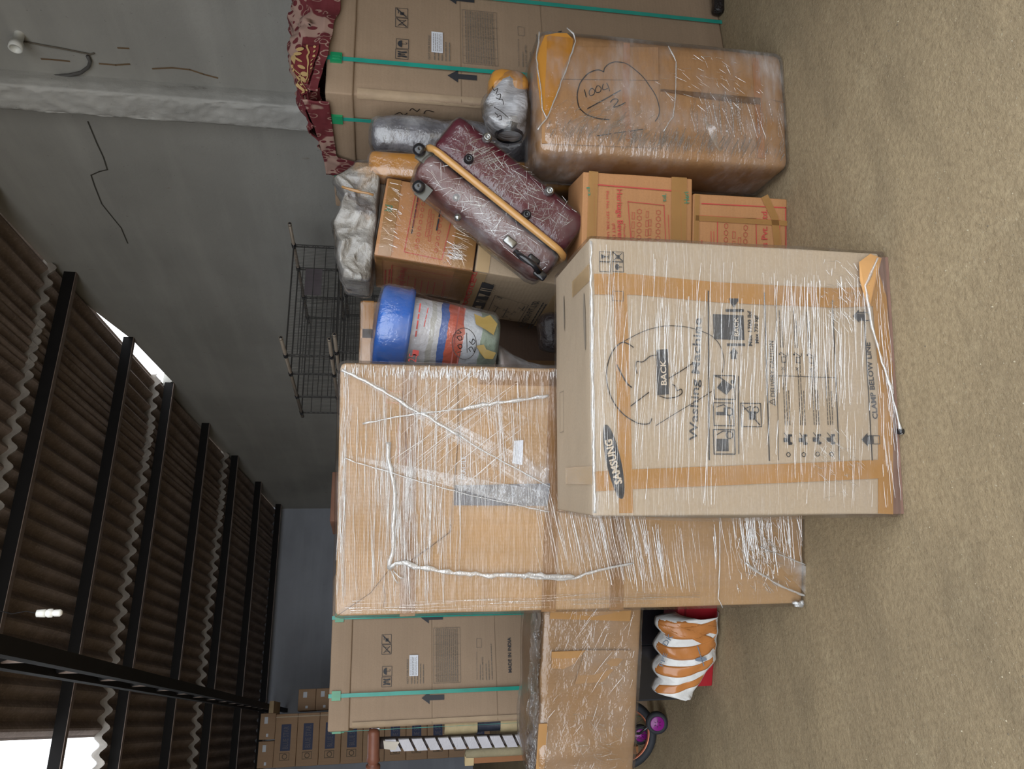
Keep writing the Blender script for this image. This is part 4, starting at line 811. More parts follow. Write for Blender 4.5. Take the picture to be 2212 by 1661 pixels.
MB().lathe([(.108, .0), (.126, .02), (.134, .10), (.141, .20), (.151, .28), (.160, .33), (.176, .345), (.175, .44), (.166, .462), (.08, .475), (0, .474)], 34, fn=lambda p: lump(p, .014, 11, 7)).build('film', film('bucket_film', (16, 16, 9), .12, .9, .16, .9, .012, hz=6.), bk, True)
k = Ink(); M_ = Matrix.Rotation(radians(4), 4, 'Z')
k.ring(-.02, .135, .058, .045, .0026, 26, .2); k.scribble([(-.055, .155), (-.05, .14)], .003); k.scribble([(-.04, .15), (-.03, .158), (-.025, .145), (-.036, .142), (-.04, .15)], .003); k.scribble([(-.01, .155), (0, .165), (.006, .152), (-.006, .146), (-.01, .155)], .003); k.scribble([(.014, .168), (.018, .152), (.026, .164)], .003); k.scribble([(-.05, .12), (.02, .132)], .003)
k.scribble([(-.045, .108), (-.035, .116), (-.028, .106), (-.044, .094), (-.026, .094)], .003); k.scribble([(-.008, .118), (-.018, .104), (-.006, .096), (.002, .106), (-.012, .108)], .003)
k.build('pen_note', PEN, bk, y=-.156)
AMB = tape_mat('amber_tape', (.42, .29, .09), .75)
MB().prism([(-.06, -.142, .02), (-.035, -.146, .012), (-.028, -.148, .05), (-.012, -.149, .062), (-.02, -.149, .09), (-.045, -.147, .07), (-.062, -.143, .05)], (0, .012, 0)).build('tape', AMB, bk); MB().prism([(.03, -.140, .03), (.075, -.125, .02), (.105, -.108, .05), (.09, -.118, .075), (.10, -.112, .11), (.06, -.134, .10), (.045, -.139, .06)], (0, .012, 0)).build('tape', AMB, bk)
k = Ink(); k.text('25', -.115, .30, -.085, .30, .03); k.dashes(-.02, .315, .10, .315, .010); k.dashes(.02, .29, .09, .285, .006); k.rect(-.09, .295, -.07, .318); k.build('red_print', INK_R, bk, y=-.154)
k = Ink(); k.line([(-.11, .172), (.11, .172)], .005); k.line([(-.11, .150), (-.06, .150)], .004); k.line([(.05, .150), (.11, .150)], .004); k.build('dark_stripe', plain('dark_red_stripe', (.22, .04, .03), .5), bk, y=-.1505)
st_ = tag(empty('wrapped_stool', (-.075, 3.0, 0)), 'film-wrapped waisted stool under the blue bucket, mostly hidden by the golden carton', 'stool')
SKIN = plain('wrapped_grey_plastic', (.34, .29, .27), .25, coat=.5, bump=.6, bs=40)
MB().lathe([(0, 0), (.20, 0), (.20, .03), (.165, .20), (.14, .45), (.132, .70), (.138, .85), (.16, .95), (.19, 1.01), (.222, 1.065), (.225, 1.075), (.21, 1.080), (0, 1.080)], 36).build('seat_and_stem', SKIN, st_, True)
MB().lathe([(.176, .20), (.150, .45), (.142, .70), (.147, .85), (.168, .95), (.198, 1.01), (.231, 1.064), (.234, 1.078), (.22, 1.084)], 36, fn=lambda p: lump(p, .008, 12, 9)).build('film', FILM_M, st_, True)
bp = tag(empty('black_plastic_bundle', (.125, 2.80, 0)), 'glossy black plastic bundle in the dark gap behind the beige carton top', 'bundle')
BG_ = NT('crinkled_black_plastic'); _v = BG_.obj(); BG_ = BG_.done(BG_.pbr((.012, .008, .008), .12, BG_.bump(BG_.noise(_v, 26, 5, .7), 1., .02), coat=.2, spec=.3))
softbox(.15, .15, .93, r=.04, n=(9, 6, 24), amp=.012, freq=9, seed=91, oct2=.006).build('bundle', BG_, bp, True); tp = Pieces(); strip(tp, [(.0, .80), (.15, .80)], .05, -.012); tp.build('tape', BLACKP, bp)
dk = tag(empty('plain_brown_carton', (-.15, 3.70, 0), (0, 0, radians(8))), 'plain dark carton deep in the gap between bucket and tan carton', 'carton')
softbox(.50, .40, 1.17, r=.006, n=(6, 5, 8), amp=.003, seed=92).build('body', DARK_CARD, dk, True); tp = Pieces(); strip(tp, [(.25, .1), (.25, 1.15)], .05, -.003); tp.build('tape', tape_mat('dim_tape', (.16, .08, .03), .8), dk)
wk = tag(empty('film_wrapped_carton', (.085, 4.30, 0)), 'film-wrapped brown carton standing behind the blue bucket, below the wire racks', 'carton')
softbox(.36, .36, 1.655, r=.01, n=(6, 5, 14), amp=.004, seed=93).build('body', TALL_CARD, wk, True); tp = Pieces(); strip(tp, [(0, 1.61), (.36, 1.61)], .06, -.004); strip(tp, [(.18, .2), (.18, 1.65)], .05, -.004); tp.build('tape', TAPE_O, wk)
softbox(.36, .36, 1.655, r=.01, e=.008, n=(8, 5, 16), amp=.006, seed=94).build('stretch_wrap', FILM_B, wk, True)
sc = tag(empty('support_carton', (.33, 3.06, 0)), 'plain brown carton on the floor under the leaning tan carton', 'carton')
softbox(.44, .45, .725, r=.006, n=(6, 5, 7), amp=.002, seed=95).build('body', TALL_CARD, sc, True); tp = Pieces(); strip(tp, [(0, .4), (.47, .4)], .05, -.003); tp.build('tape', TAPE, sc)

# ------------------------------------------------------------------ strapped cooler cartons (two alike)
def cooler(name, loc, rz, label):
    t = tag(empty(name, loc, (0, 0, rz)), label, 'carton', 'strapped tall appliance cartons')
    CW, CD, CH = .80, .80, 1.765
    softbox(CW, CD, CH-.01, r=.012, n=(10, 8, 20), amp=.0025, freq=3, seed=101).build('body', COOL_CARD, t, True)
    softbox(CW+.026, CD+.026, .112, r=.009, n=(12, 10, 3), amp=.003, freq=5, seed=102).build('lid', COOL_CARD, t, True).location = (-.013, -.013, CH-.105)
    # crushed paper edge guard down the front corner
    def eg(u, w):
        z = .02+u*(CH-.14); a = pi*.5*w; b = .008+.022*max(0, sin(z*2*pi/.115+.8*noise.noise(Vector((z*6, 0, 1)))))**4*sin(pi*w)
        return (.028-(.034-b*.4)*sin(a), -.006+.0+(.034-b)*(1-cos(a))-.0*b, z)
    MB().grid(lambda u, w: eg(u, 1-w), 90, 6).build('edge_guard', plain('paper_edge_guard', (.36, .262, .168), .7, bump=.4), t, True)
    for q in ((0.1327, 1.2146), (0.5568, 1.2180)):
        k = Ink(); x, z = q; k.poly([(x-.013, z-.062), (x+.013, z-.062), (x+.013, z+.018), (x-.013, z+.018)]); k.poly([(x-.032, z+.018), (x+.032, z+.018), (x, z+.062)]); k.build('printed_arrow', INK, t, y=-.004)
    k = Ink(); k.text('MADE IN INDIA', 0.2449, 0.7714, 0.4343, 0.7680, .019, .022); k.build('lettering', INK, t, y=-.004)
    for i, q in enumerate(((0.4461, 1.4716), (0.3920, 1.4706), (0.2780, 1.4658), (0.2232, 1.4673))):
        k = Ink(); x, z = q; k.frame(x-.025, z-.026, x+.025, z+.026, .002)
        if i == 0: k.line([(x-.02, z-.02), (x+.02, z+.02)], .005); k.rect(x-.012, z-.01, x+.004, z+.006); k.line([(x-.004, z+.014), (x+.012, z+.014)], .003)
        if i == 1: k.line([(x-.02, z-.02), (x+.02, z+.02)], .004); k.line([(x-.018, z+.016), (x+.016, z-.018)], .003); k.line([(x-.012, z-.016), (x-.012, z+.010)], .002); k.line([(x+.012, z-.010), (x+.012, z+.016)], .002)
        if i == 2: k.poly([(x+.018*cos(pi*j/10), z+.002+.018*sin(pi*j/10)) for j in range(11)]); k.line([(x, z+.004), (x, z-.016), (x+.006, z-.019), (x+.008, z-.013)], .002)
        if i == 3:
            k.poly([(x-.017, z-.02), (x-.008, z-.02), (x-.006, z-.004), (x-.010, z+.018), (x-.016, z+.018), (x-.013, z+.002)]); k.poly([(x+.017, z-.02), (x+.008, z-.02), (x+.006, z-.004), (x+.010, z+.018), (x+.016, z+.018), (x+.013, z+.002)])
            k.disc(x, z+.010, .006, .008, 10); k.line([(x, z+.002), (x, z-.012)], .003)
        k.build('handling_symbol', INK, t, y=-.004)
    k = Ink(); k.text('NOT FOR RESALE', 0.2091, 1.3488, 0.3366, 1.3499, .009, .006)
    for j in range(5): x, z = (0.2084, 1.3311); k.dashes(x, z-.016*j, x+.10, z-.016*j, .007)
    x0, z0 = (0.2049, 1.0603); x1, z1 = (0.4982, 1.2103); k.frame(x0, z0, x1, z1, .0015)
    for j in range(12): zz = z1-.014-(z1-z0-.02)*j/12; k.dashes(x0+.006, zz, x1-.006, zz, .0055); k.line([(x0, zz-.006), (x1, zz-.006)], .0008)
    for j in range(5): xx = x0+(x1-x0)*(.14, .30, .5, .7, .86)[j]; k.line([(xx, z0), (xx, z1)], .001)
    k.text('Month & Year of Manufacturing', 0.2134, 0.9668, 0.3628, 0.9652, .0055); k.dashes(*(0.2128, 0.9512), *(0.2931, 0.9488), .006); k.text('BLUE STAR LIMITED', 0.2121, 0.9330, 0.3344, 0.9318, .0075, .008)
    x0, z0 = (0.2121, 0.9330)
    for j, wl_ in ((1, .085), (2, .10), (3, .19)): k.dashes(x0, z0-.0165*j, x0+wl_, z0-.0165*j, .006)
    k.frame(*(0.3843, 0.9382), *(0.4329, 0.9659), .0015); k.build('fine_print', INK_G, t)
    MB().box(0, -.006, 0, .110, -.004, .048).build('paper_label', PAPER, t).location = (0.2476, 0, 1.2958)
    k = Ink()
    for j in range(5): k.dashes(0.006, .040-.008*j, .10, .040-.008*j, .004)
    lb = k.build('label_print', INK_G, t, y=-.0065); lb.location = (0.2476, 0, 1.2958)
    for i, x in enumerate((0.1622, 0.5678)):
        s_ = MB(); s_.box(x-.010, -.0160, .0, x+.010, -.0145, CH+.0095); s_.box(x-.010, -.0145, CH+.008, x+.010, CD+.012, CH+.0095); s_.build('strap', STRAP, t)
        b_ = MB(); b_.box(x-.024, -.022, CH-.055, x+.024, -.0130, CH-.008); b_.box(x-.010, -.0245, CH-.048, x-.004, -.0218, CH-.016); b_.box(x+.004, -.0245, CH-.048, x+.010, -.0218, CH-.016); b_.build('buckle', BUCKLE, t)
    for y in (.14, .55):
        s_ = MB(); s_.box(-.0160, y-.010, .0, -.0145, y+.010, CH+.001); s_.build('strap', STRAP, t)
        b_ = MB(); b_.box(-.024, y-.024, CH-.058, -.0130, y+.024, CH-.010); b_.build('buckle', BUCKLE, t)
    k = Ink()
    for z in (.86, 1.22): k.line([(.0, z), (.80, z)], .0022)
    tag(k.build('scored_crease', plain('crease_brown', (.22, .155, .10), .8), t, y=-.0036), kind='stuff')
    L_ = side_left(CD)
    k = Ink(); k.scribble([(.70, 1.49), (.715, 1.47), (.70, 1.455), (.715, 1.44)], .004); k.scribble([(.73, 1.43), (.745, 1.42), (.73, 1.40), (.745, 1.39)], .004); k.scribble([(.72, 1.37), (.74, 1.36), (.735, 1.33)], .004); k.build('pen_scrawl', PEN, t, L_, -.003)
    MB().box(-.012, .125, 1.50, -.006, .145, 1.545).build('paper_tab', PAPER, t)
    k = Ink(); k.line([(.07, 1.70), (.07, 1.73), (.14, 1.73), (.14, 1.71)], .003); k.build('cut_mark', plain('cut_shadow', (.15, .09, .05), .9), t, y=-.012)
    f_ = MB(); f_.prism([(.0, -.010, .0), (.42, -.010, .0), (.42, -.012, .05), (.0, -.012, .05)], (0, .004, 0)); f_.build('bottom_flap', COOL_CARD, t)
    return t
acl = cooler('strapped_appliance_carton', (-1.85, 4.15, 0), radians(24), 'tall dusty carton with two green straps and MADE IN INDIA, behind the long wrapped carton')
acr = cooler('strapped_appliance_carton', (1.165, 3.17, 0), radians(20), 'tall dusty carton with green straps, under the red printed cloth')
gp = softbox(.16, .05, .045, r=.012, n=(8, 4, 4), amp=.010, freq=16, seed=111).build('grey_plastic_scrap', BG_, None, True); gp.location = (1.74, 3.325, .002); tag(gp, 'scrap of dark shiny plastic on the floor at the foot of the cloth-topped carton', 'scrap')

# ------------------------------------------------------------------ printed cloth thrown over the carton
CL = NT('maroon_block_print'); _v = CL.obj((1, 1, 1))
def _leaf(rot, sc, off):
    m = CL.obj((sc, sc, sc*.52), rot); vo = CL.n('ShaderNodeTexVoronoi'); vo.inputs['Scale'].default_value = 1; vo.inputs['Randomness'].default_value = .75; CL.l(m, vo.inputs['Vector']); return vo.outputs['Distance']
_l1 = _leaf((.5, .7, .2), 30, 0); _l2 = _leaf((-.6, -.8, .5), 34, 1); _n = CL.noise(_v, 5, 2)
_g = CL.mix(CL.ramp(_n, [(.43, 0.), (.45, 1.)]), (.31, .195, .155), (.12, .014, .019))
_c = CL.mix(CL.ramp(_l1, [(.40, 1.), (.44, 0.)]), _g, (.31, .195, .155)); _c = CL.mix(CL.ramp(_l1, [(.33, 1.), (.36, 0.)]), _c, (.105, .010, .015)); _c = CL.mix(CL.ramp(_l2, [(.20, 1.), (.24, 0.)]), _c, (.105, .010, .015))
CL = CL.done(CL.pbr(_c, .75, CL.bump(CL.noise(_v, 60, 3), .25, .003)))
RED = plain('plain_maroon_cloth', (.13, .009, .013), .8); GOLD = plain('gold_thread', (.42, .28, .12), .6)
cl = tag(empty('printed_cloth', acr.location.copy(), (0, 0, radians(20))), 'maroon and cream leaf-printed cloth with gold border, heaped on the strapped carton', 'cloth')
def heap(u, w):
    x = -.03+.86*u; hgt = .155*(.35+.65*min(1, u*3.4))*(1+.12*noise.noise(Vector((u*7, 1, 2))))
    front = -.035-.02*noise.noise(Vector((u*9, 3, 1)))
    hang = 1.797-.13*u+.010*noise.noise(Vector((u*11, 0, 5)))
    pts = [(front, hang), (front-.004, max(hang+.03, 1.785)), (.02, 1.80+hgt*.55), (.09, 1.785+hgt), (.20, 1.79+hgt*.9), (.32, 1.79+hgt*.45), (.42, 1.776)]
    f = w*(len(pts)-1); i = min(int(f), len(pts)-2); t = f-i; t = t*t*(3-2*t)
    y = pts[i][0]+(pts[i+1][0]-pts[i][0])*t; z = pts[i][1]+(pts[i+1][1]-pts[i][1])*t
    k = noise.noise(Vector((x*11+y*6, y*16, z*13)))*.034+(abs(noise.noise(Vector((x*19+z*9, y*17, z*21))))-.2)*.045+noise.noise(Vector((x*34, y*28, z*33)))*.008
    if w < .25: k *= .35
    return (x+k*.5, min(y+k*.3, 9) if w > .3 else min(y+k*.2, -.022), z+(k if .2 < w < .95 else 0))
def solid(o, th):
    m = o.modifiers.new('cloth_thickness', 'SOLIDIFY'); m.thickness = th; m.offset = 1; return o
solid(MB().grid(heap, 90, 44).build('heaped_cloth', CL, cl, True), .003)
def tail(u, w):      # the end that slides along the side edge and hangs over it
    y = .02+.50*u; d = -.030-.006*noise.noise(Vector((u*8, w*3, 2)))
    top = 1.80+.06*(1-u)**2; low = 1.755-.015*u-(.16*max(0, 1-abs(u-.86)/.14) if u > .6 else 0)
    return (d+.0*w, y, top+(low-top)*w)
solid(MB().grid(tail, 40, 16).build('hanging_end', CL, cl, True), .003)
MB().grid(lambda u, w: (-.030+.05*w, .0+.52*u, 1.795+.06*(1-u)**2*(1-w)+.018*noise.noise(Vector((u*9, w*3, 4)))-.002*w), 40, 6).build('folded_edge', CL, cl, True)
def pan(u, w):
    x, y, z = heap(.04+.22*u, .16+.38*w); return (x, y-.008, z+.008)
solid(MB().grid(pan, 24, 20).build('border_panel', RED, cl, True), .002)
gb = MB()
def ribbon(w0, w1, u0=0., u1=1.):
    n = 24
    for i in range(n):
        a, b = u0+(u1-u0)*i/n, u0+(u1-u0)*(i+1)/n
        P = [Vector(pan(a, w0)), Vector(pan(b, w0)), Vector(pan(b, w1)), Vector(pan(a, w1))]; gb.quad(*[tuple(p+Vector((0, -.006, .005))) for p in P])
def dot(u, w, r, n=9):
    c = Vector(pan(u, w)); e1 = (Vector(pan(u+.02, w))-c).normalized(); e2 = (Vector(pan(u, w+.02))-c).normalized()
    gb.poly([tuple(c+(e1*cos(2*pi*k/n)*r+e2*sin(2*pi*k/n)*r*1.25)+Vector((0, -.006, .005))) for k in range(n)])
for w in (.20, .44, .50): ribbon(w, w+.022)
ribbon(.58, .64)
for i in range(6): dot(.08+.16*i, .34, .012)
for i in range(9): dot(.06+.11*i, .13, .006, 7); dot(.06+.11*i, .55, .006, 7)
for i in range(7): dot(.1+.13*i, .78, .008, 7)
tag(gb.build('gold_border', GOLD, cl), kind='stuff')

# ------------------------------------------------------------------ long wrapped carton at the near edge
lg = tag(empty('long_wrapped_carton', (-1.66, 3.017, .467), (0, 0, radians(-5))), 'long brown carton in film lying level in front of the strapped carton', 'carton')
LW, LD, LH_ = 1.33, .44, .402
def lgw(w):
    k = .020*max(0, noise.noise(Vector((w.x*11, 1, w.z*1.5))))
    return Vector((w.x, w.y-k*(1 if w.y < .05 else 0), w.z+(.010*noise.noise(Vector((w.x*7, w.y*6, 2))) if w.z > .3 else 0)))
softbox(LW, LD, LH_, r=.014, n=(44, 8, 12), amp=.003, freq=4, seed=121, warp=lgw).build('body', LONG_CARD, lg, True)
tf = top_face(LH_); tp = Pieces(); strip(tp, [(0.1100, 0.3955), (0.3138, 0.3903)], .035, -.012); strip(tp, [(.75, .05), (.77, .38)], .05, -.012); tp.build('tape', TAPE, lg)
MB().prism([(x, -.0135, z) for x, z in [(0.6101, 0.3683), (0.6109, 0.2321), (0.5587, 0.2717), (0.5375, 0.3182), (0.5433, 0.3656)]][::-1], (0, .003, 0)).build('folded_corner', TAPE, lg)
MB().prism([(x, -.0120, z) for x, z in [(0.6109, 0.2321), (0.6039, 0.0393), (0.4767, 0.1531), (0.4720, 0.2679)]][::-1], (0, .003, 0)).build('folded_flap', LONG_CARD, lg)
softbox(LW, LD, LH_, r=.014, e=.010, n=(60, 8, 14), amp=.006, freq=7, seed=122, warp=lgw).build('stretch_wrap', film('draped_film', (10, 10, 18), .12, .8, .12, .6, .010, hz=3.), lg, True)
MB().grid(lambda u, w: (LW*u, .002+.19*w, LH_+.012+.010*noise.noise(Vector((u*22, w*5, 1)))+.006*noise.noise(Vector((u*50, w*9, 4)))), 120, 14).build('top_film', film('top_film', (16, 10, 10), .34, .9, .35, .9, .015, hz=6.), lg, True)
cr = MB(); ridges(cr, .1, 1.25, .03, .37, 60, R(-18), (.03, .12), .0022, -.018, .2); ridges(cr, .02, .35, .05, .28, 70, R(70), (.02, .07), .0022, -.018, .4)
cr.build('film_creases', CREASE, lg, True)['kind'] = 'stuff'
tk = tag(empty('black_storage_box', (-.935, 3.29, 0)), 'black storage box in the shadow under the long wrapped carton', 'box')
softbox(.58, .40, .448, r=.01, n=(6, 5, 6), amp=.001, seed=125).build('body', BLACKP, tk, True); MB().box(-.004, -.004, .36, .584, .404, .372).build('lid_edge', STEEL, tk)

bc2 = tag(empty('black_filler', (-1.52, 3.54, 0)), 'black low cabinet added to darken the shaded gap behind the white taped bundle', 'filler')  # black box added so the gap behind the bundle turns dark
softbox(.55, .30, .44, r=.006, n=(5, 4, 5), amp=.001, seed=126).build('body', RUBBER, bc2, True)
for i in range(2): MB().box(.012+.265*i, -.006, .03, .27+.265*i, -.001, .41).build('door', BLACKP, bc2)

# ------------------------------------------------------------------ white bundle tied with orange tape on a red box
rb = tag(empty('red_box', (-1.362, 3.30, 0), (0, 0, radians(-6))), 'red box on the floor, mostly hidden by the white taped bundle', 'box')
softbox(.40, .17, .19, r=.006, n=(5, 4, 5), amp=.001, seed=131).build('body', plain('red_lacquer', (.36, .012, .022), .4), rb, True)
MB().box(-.003, -.003, .15, .403, .173, .158).build('lid_line', plain('dark_red', (.20, .008, .012), .5), rb)
wb = tag(empty('taped_white_bundle', (-1.372, 3.262, 0.012), (0, 0, radians(-6))), 'white plastic bundle with crossed rust-orange tape, leaning on the red box', 'bundle')
def wbz(x): return .255+.035*abs(sin((x+.03)*pi/.105))
def wbf(u, w):
    x = .0+.37*u; h = wbz(x)*min(1, (1-u)*14+.5)**.5*min(1, u*8+.5)**.6; a = pi*w
    z0 = .11*max(0, 1-u*2.3); y = -.055*sin(a)**.7 if w < .5 else -.055+.13*(w-.5)*0-.0
    zz = z0+(h-z0)*(.5-.5*cos(a)); yy = .025-.085*sin(a)**.8
    return (x, yy+.010*noise.noise(Vector((x*22, w*6, 3))), zz+.006*noise.noise(Vector((x*18, w*9, 1))))
WHT = NT('white_plastic_bag'); _v = WHT.obj(); WHT = WHT.done(WHT.pbr((.72, .72, .71), .35, WHT.bump(WHT.noise(WHT.obj((1, 1, .6), (0, .5, 0)), 22, 4), .6, .015)))
solid(MB().grid(lambda u, w: wbf(u, w), 50, 26).build('bag', WHT, wb, True), .003)
def band(u0, u1, wd, dip, nm, mt=None):      # a slack strip of tape following the bag, lowest in the middle
    def f(a, b):
        w = .06+.88*a; u = u0+(u1-u0)*a+dip*sin(pi*a)+wd*(b-.5); p = Vector(wbf(min(.995, max(.005, u)), w)); return (p.x, p.y-.005, p.z+.001)
    solid(MB().grid(f, 30, 5).build(nm, mt or TAPE_R, wb, True), .0015)
for u0, u1, wd, dip in ((.30, .10, .10, -.03), (.52, .36, .13, -.07), (.76, .60, .16, -.09), (.97, .84, .15, -.06), (.58, .99, .12, .02), (.80, .97, .10, .02)): band(u0, u1, wd, dip, 'tape')
k = Ink(); k.text('DK', 0.2560, 0.2628, 0.3012, 0.2340, .026, .01); k.text('PPE', 0.1637, 0.2741, 0.2221, 0.2565, .020, .008); k.disc(.19, .10, .010, .028, 16); k.dashes(.16, .085, .25, .12, .008); k.build('faint_print', plain('faded_blue_ink', (.16, .19, .24), .7), wb, y=-.068)

# ------------------------------------------------------------------ child's bicycle
bc = tag(empty('child_bicycle', (-1.955, 4.00, 0), (0, 0, radians(4))), 'small bicycle wheel with copper rim and magenta stabilisers under the long carton', 'bicycle')
MG = plain('magenta_plastic', (.23, .008, .20), .35, coat=.3); COP = plain('copper_rim', (.42, .14, .075), .3, .6)
RX = Matrix.Rotation(-pi/2, 4, 'X')
def torus(R_, r_, n=48, m=10): return [(R_+r_*cos(2*pi*k/m), r_*sin(2*pi*k/m)) for k in range(m+1)]
wz = .187; wx = .06
rw = empty('rear_wheel', (wx, 0, wz), (0, 0, 0), bc)
MB().lathe(torus(.164, .023), 48, M=RX).build('tyre', RUBBER, rw, True); MB().lathe([(.146, -.010), (.137, -.008), (.137, .008), (.146, .010), (.146, -.010)], 48, M=RX).build('rim', COP, rw, True)
sp = MB()
for k_ in range(20): a = 2*pi*k_/20; sp.tube([(.015*cos(a+.5), 0.012*(-1)**k_, .015*sin(a+.5)), (.138*cos(a), 0, .138*sin(a))], .0016, 4)
sp.build('spokes', WIRE, rw); MB().lathe([(0, -.05), (.018, -.05), (.018, .05), (0, .05)], 14, M=RX).build('hub', BLACKP, rw, True)
for (x, y, z, r) in ((.175, -.16, .056, .056), (.022, .09, .062, .052)):
    w_ = empty('stabiliser_wheel', (x, y, z), (radians(-6), 0, radians(0)), bc)
    MB().lathe([(0, -.014), (r*.66, -.016), (r*.68, -.018), (r, -.014), (r, .014), (r*.68, .018), (0, .016)], 28, M=RX).build('tyre', RUBBER, w_, True)
    MB().lathe([(0, -.021), (.006, -.023), (.010, -.019), (r*.62, -.019), (r*.67, -.017), (r*.67, .0)], 24, M=RX).build('disc', MG, w_, True)
    g = MB()
    for q in range(6): a = 2*pi*q/6; g.prism([(r*.16*cos(a)-.002*sin(a), -.0205, r*.16*sin(a)+.002*cos(a)), (r*.16*cos(a)+.002*sin(a), -.0205, r*.16*sin(a)-.002*cos(a)), (r*.4*cos(a), -.0205, r*.4*sin(a))], (0, .001, 0))
    g.build('hub_slots', BLACKP, w_)
MB().tube([(wx, .03, wz), (.10, -.10, .13), (.175, -.14, .056)], .007, 6).build('stabiliser_arm', BLACKP, bc, True); MB().tube([(wx, .06, wz), (.022, .09, .062)], .007, 6).build('stabiliser_arm', BLACKP, bc, True)
MB().tube([(.03, .06, .36), (.10, .05, .31), (.165, .04, .25)], [.013, .011, .004], 8).build('chain_stay', plain('pale_blue_paint', (.40, .46, .50), .3), bc, True)
MB().tube([(wx, .03, wz), (.25, .03, .40), (.26, .02, .55)], .014, 8).build('seat_post', plain('plum_paint', (.10, .03, .09), .4), bc, True); MB().tube([(.20, .03, .24), (.26, .03, .25), (.32, .03, .28)], .012, 8).build('crank', plain('mauve_rubber', (.16, .05, .12), .6), bc, True)
softbox(.14, .10, .04, r=.015, n=(4, 3, 2)).build('saddle', BLACKP, bc, True).location = (.19, -.03, .545)

# ------------------------------------------------------------------ dismantled bedstead
bd = tag(empty('dismantled_bedstead', (-2.028, 4.30, -.154)), 'wooden bed parts with a turned leg and a silver-wrapped upright beside the strapped carton', 'bed part'); bd.scale = (1.1026,)*3
WOOD = plain('red_brown_wood', (.20, .075, .045), .45, bump=.3, bs=50, var=.25); WRAPM = plain('silvery_wrap', (.50, .49, .53), .3, bump=.6, bs=120)
MB().tube([(-.010, 0, .1395), (.0, 0, .8), (.02, 0, 1.50)], .028, 10).build('upright_rail', plain('dark_rail', (.045, .033, .03), .5), bd, True)
for j in range(14):
    z = 1.43-.066*j; xo = .02-.012*(1.5-z)*1.5
    MB().prism([(xo-.031, -.034, z-.040), (xo+.029, -.034, z-.010), (xo+.029, -.034, z+.042), (xo-.031, -.034, z+.012)], (0, .012, 0)).build('wrap_band', WRAPM, bd)
MB().prism([(-.005, -.036, 1.42), (.035, -.036, 1.40), (.045, -.036, 1.48), (.005, -.036, 1.475)], (0, .012, 0)).build('loose_wrap', plain('pale_wrap', (.55, .50, .43), .5), bd)
MB().lathe([(0, .085), (.018, .083), (.029, .07), (.030, .05), (.030, -.05), (.034, -.075), (.024, -.085), (.024, -.095), (.036, -.10), (.036, -.115), (.026, -.125), (.030, -.16), (.036, -.24), (.03, -.32)], 20, c=(.025, -.035, 1.528), M=Matrix.Rotation(pi/2, 4, 'Y')).build('turned_leg', WOOD, bd, True)
MB().lathe([(0, .35), (.035, .35), (.037, .6), (.036, 1.10), (0, 1.10)], 18, c=(.062, .06, 0)).build('rolled_mat', plain('slate_blue_roll', (.035, .04, .06), .45, bump=.5), bd, True)
CR = plain('kraft_wrapping', (.50, .40, .23), .7, bump=1., bs=25, var=.25)
MB().lathe([(.044, 1.00), (.046, 1.02), (.047, 1.14), (.043, 1.17), (.0, 1.165)], 18, c=(.062, .06, 0), fn=lambda p: lump(p, .012, 18, 3)).build('torn_wrapping', CR, bd, True)
MB().lathe([(.043, .66), (.047, .70), (.046, .86), (.044, .88)], 18, c=(.062, .06, 0), fn=lambda p: lump(p, .012, 18, 5)).build('torn_wrapping', CR, bd, True)
MB().lathe([(0, .3), (.028, .3), (.030, .6), (.027, 1.0), (.020, 1.06), (0, 1.065)], 14, c=(-.055, .0, 0), fn=lambda p: lump(p, .012, 16, 8)).build('straw_wrapping', plain('straw_rope', (.28, .24, .15), .9, bump=1., bs=70), bd, True)
pk = tag(empty('timber_batten', (-2.128, 4.31, 0)), 'orange-brown timber batten with a pale end standing beside the bed parts', 'batten')
MB().box(-.022, -.015, 0, .022, .015, .97).build('shaft', plain('orange_timber', (.26, .10, .03), .5), pk); MB().box(-.030, -.02, .97, .022, .018, 1.02).build('pale_end', plain('pale_timber', (.50, .38, .20), .6), pk)
pk2 = tag(empty('pale_timber_strip', (-2.195, 4.29, 0), (0, radians(-1.5), 0)), 'thin pale timber strip standing next to the orange-brown batten', 'batten')
MB().box(-.012, -.012, 0, .012, .012, 1.158).build('strip', plain('grey_timber', (.24, .21, .15), .7), pk2); MB().box(-.013, -.013, 1.158, .011, .011, 1.17).build('sawn_end', plain('sawn_end', (.42, .36, .24), .7), pk2)

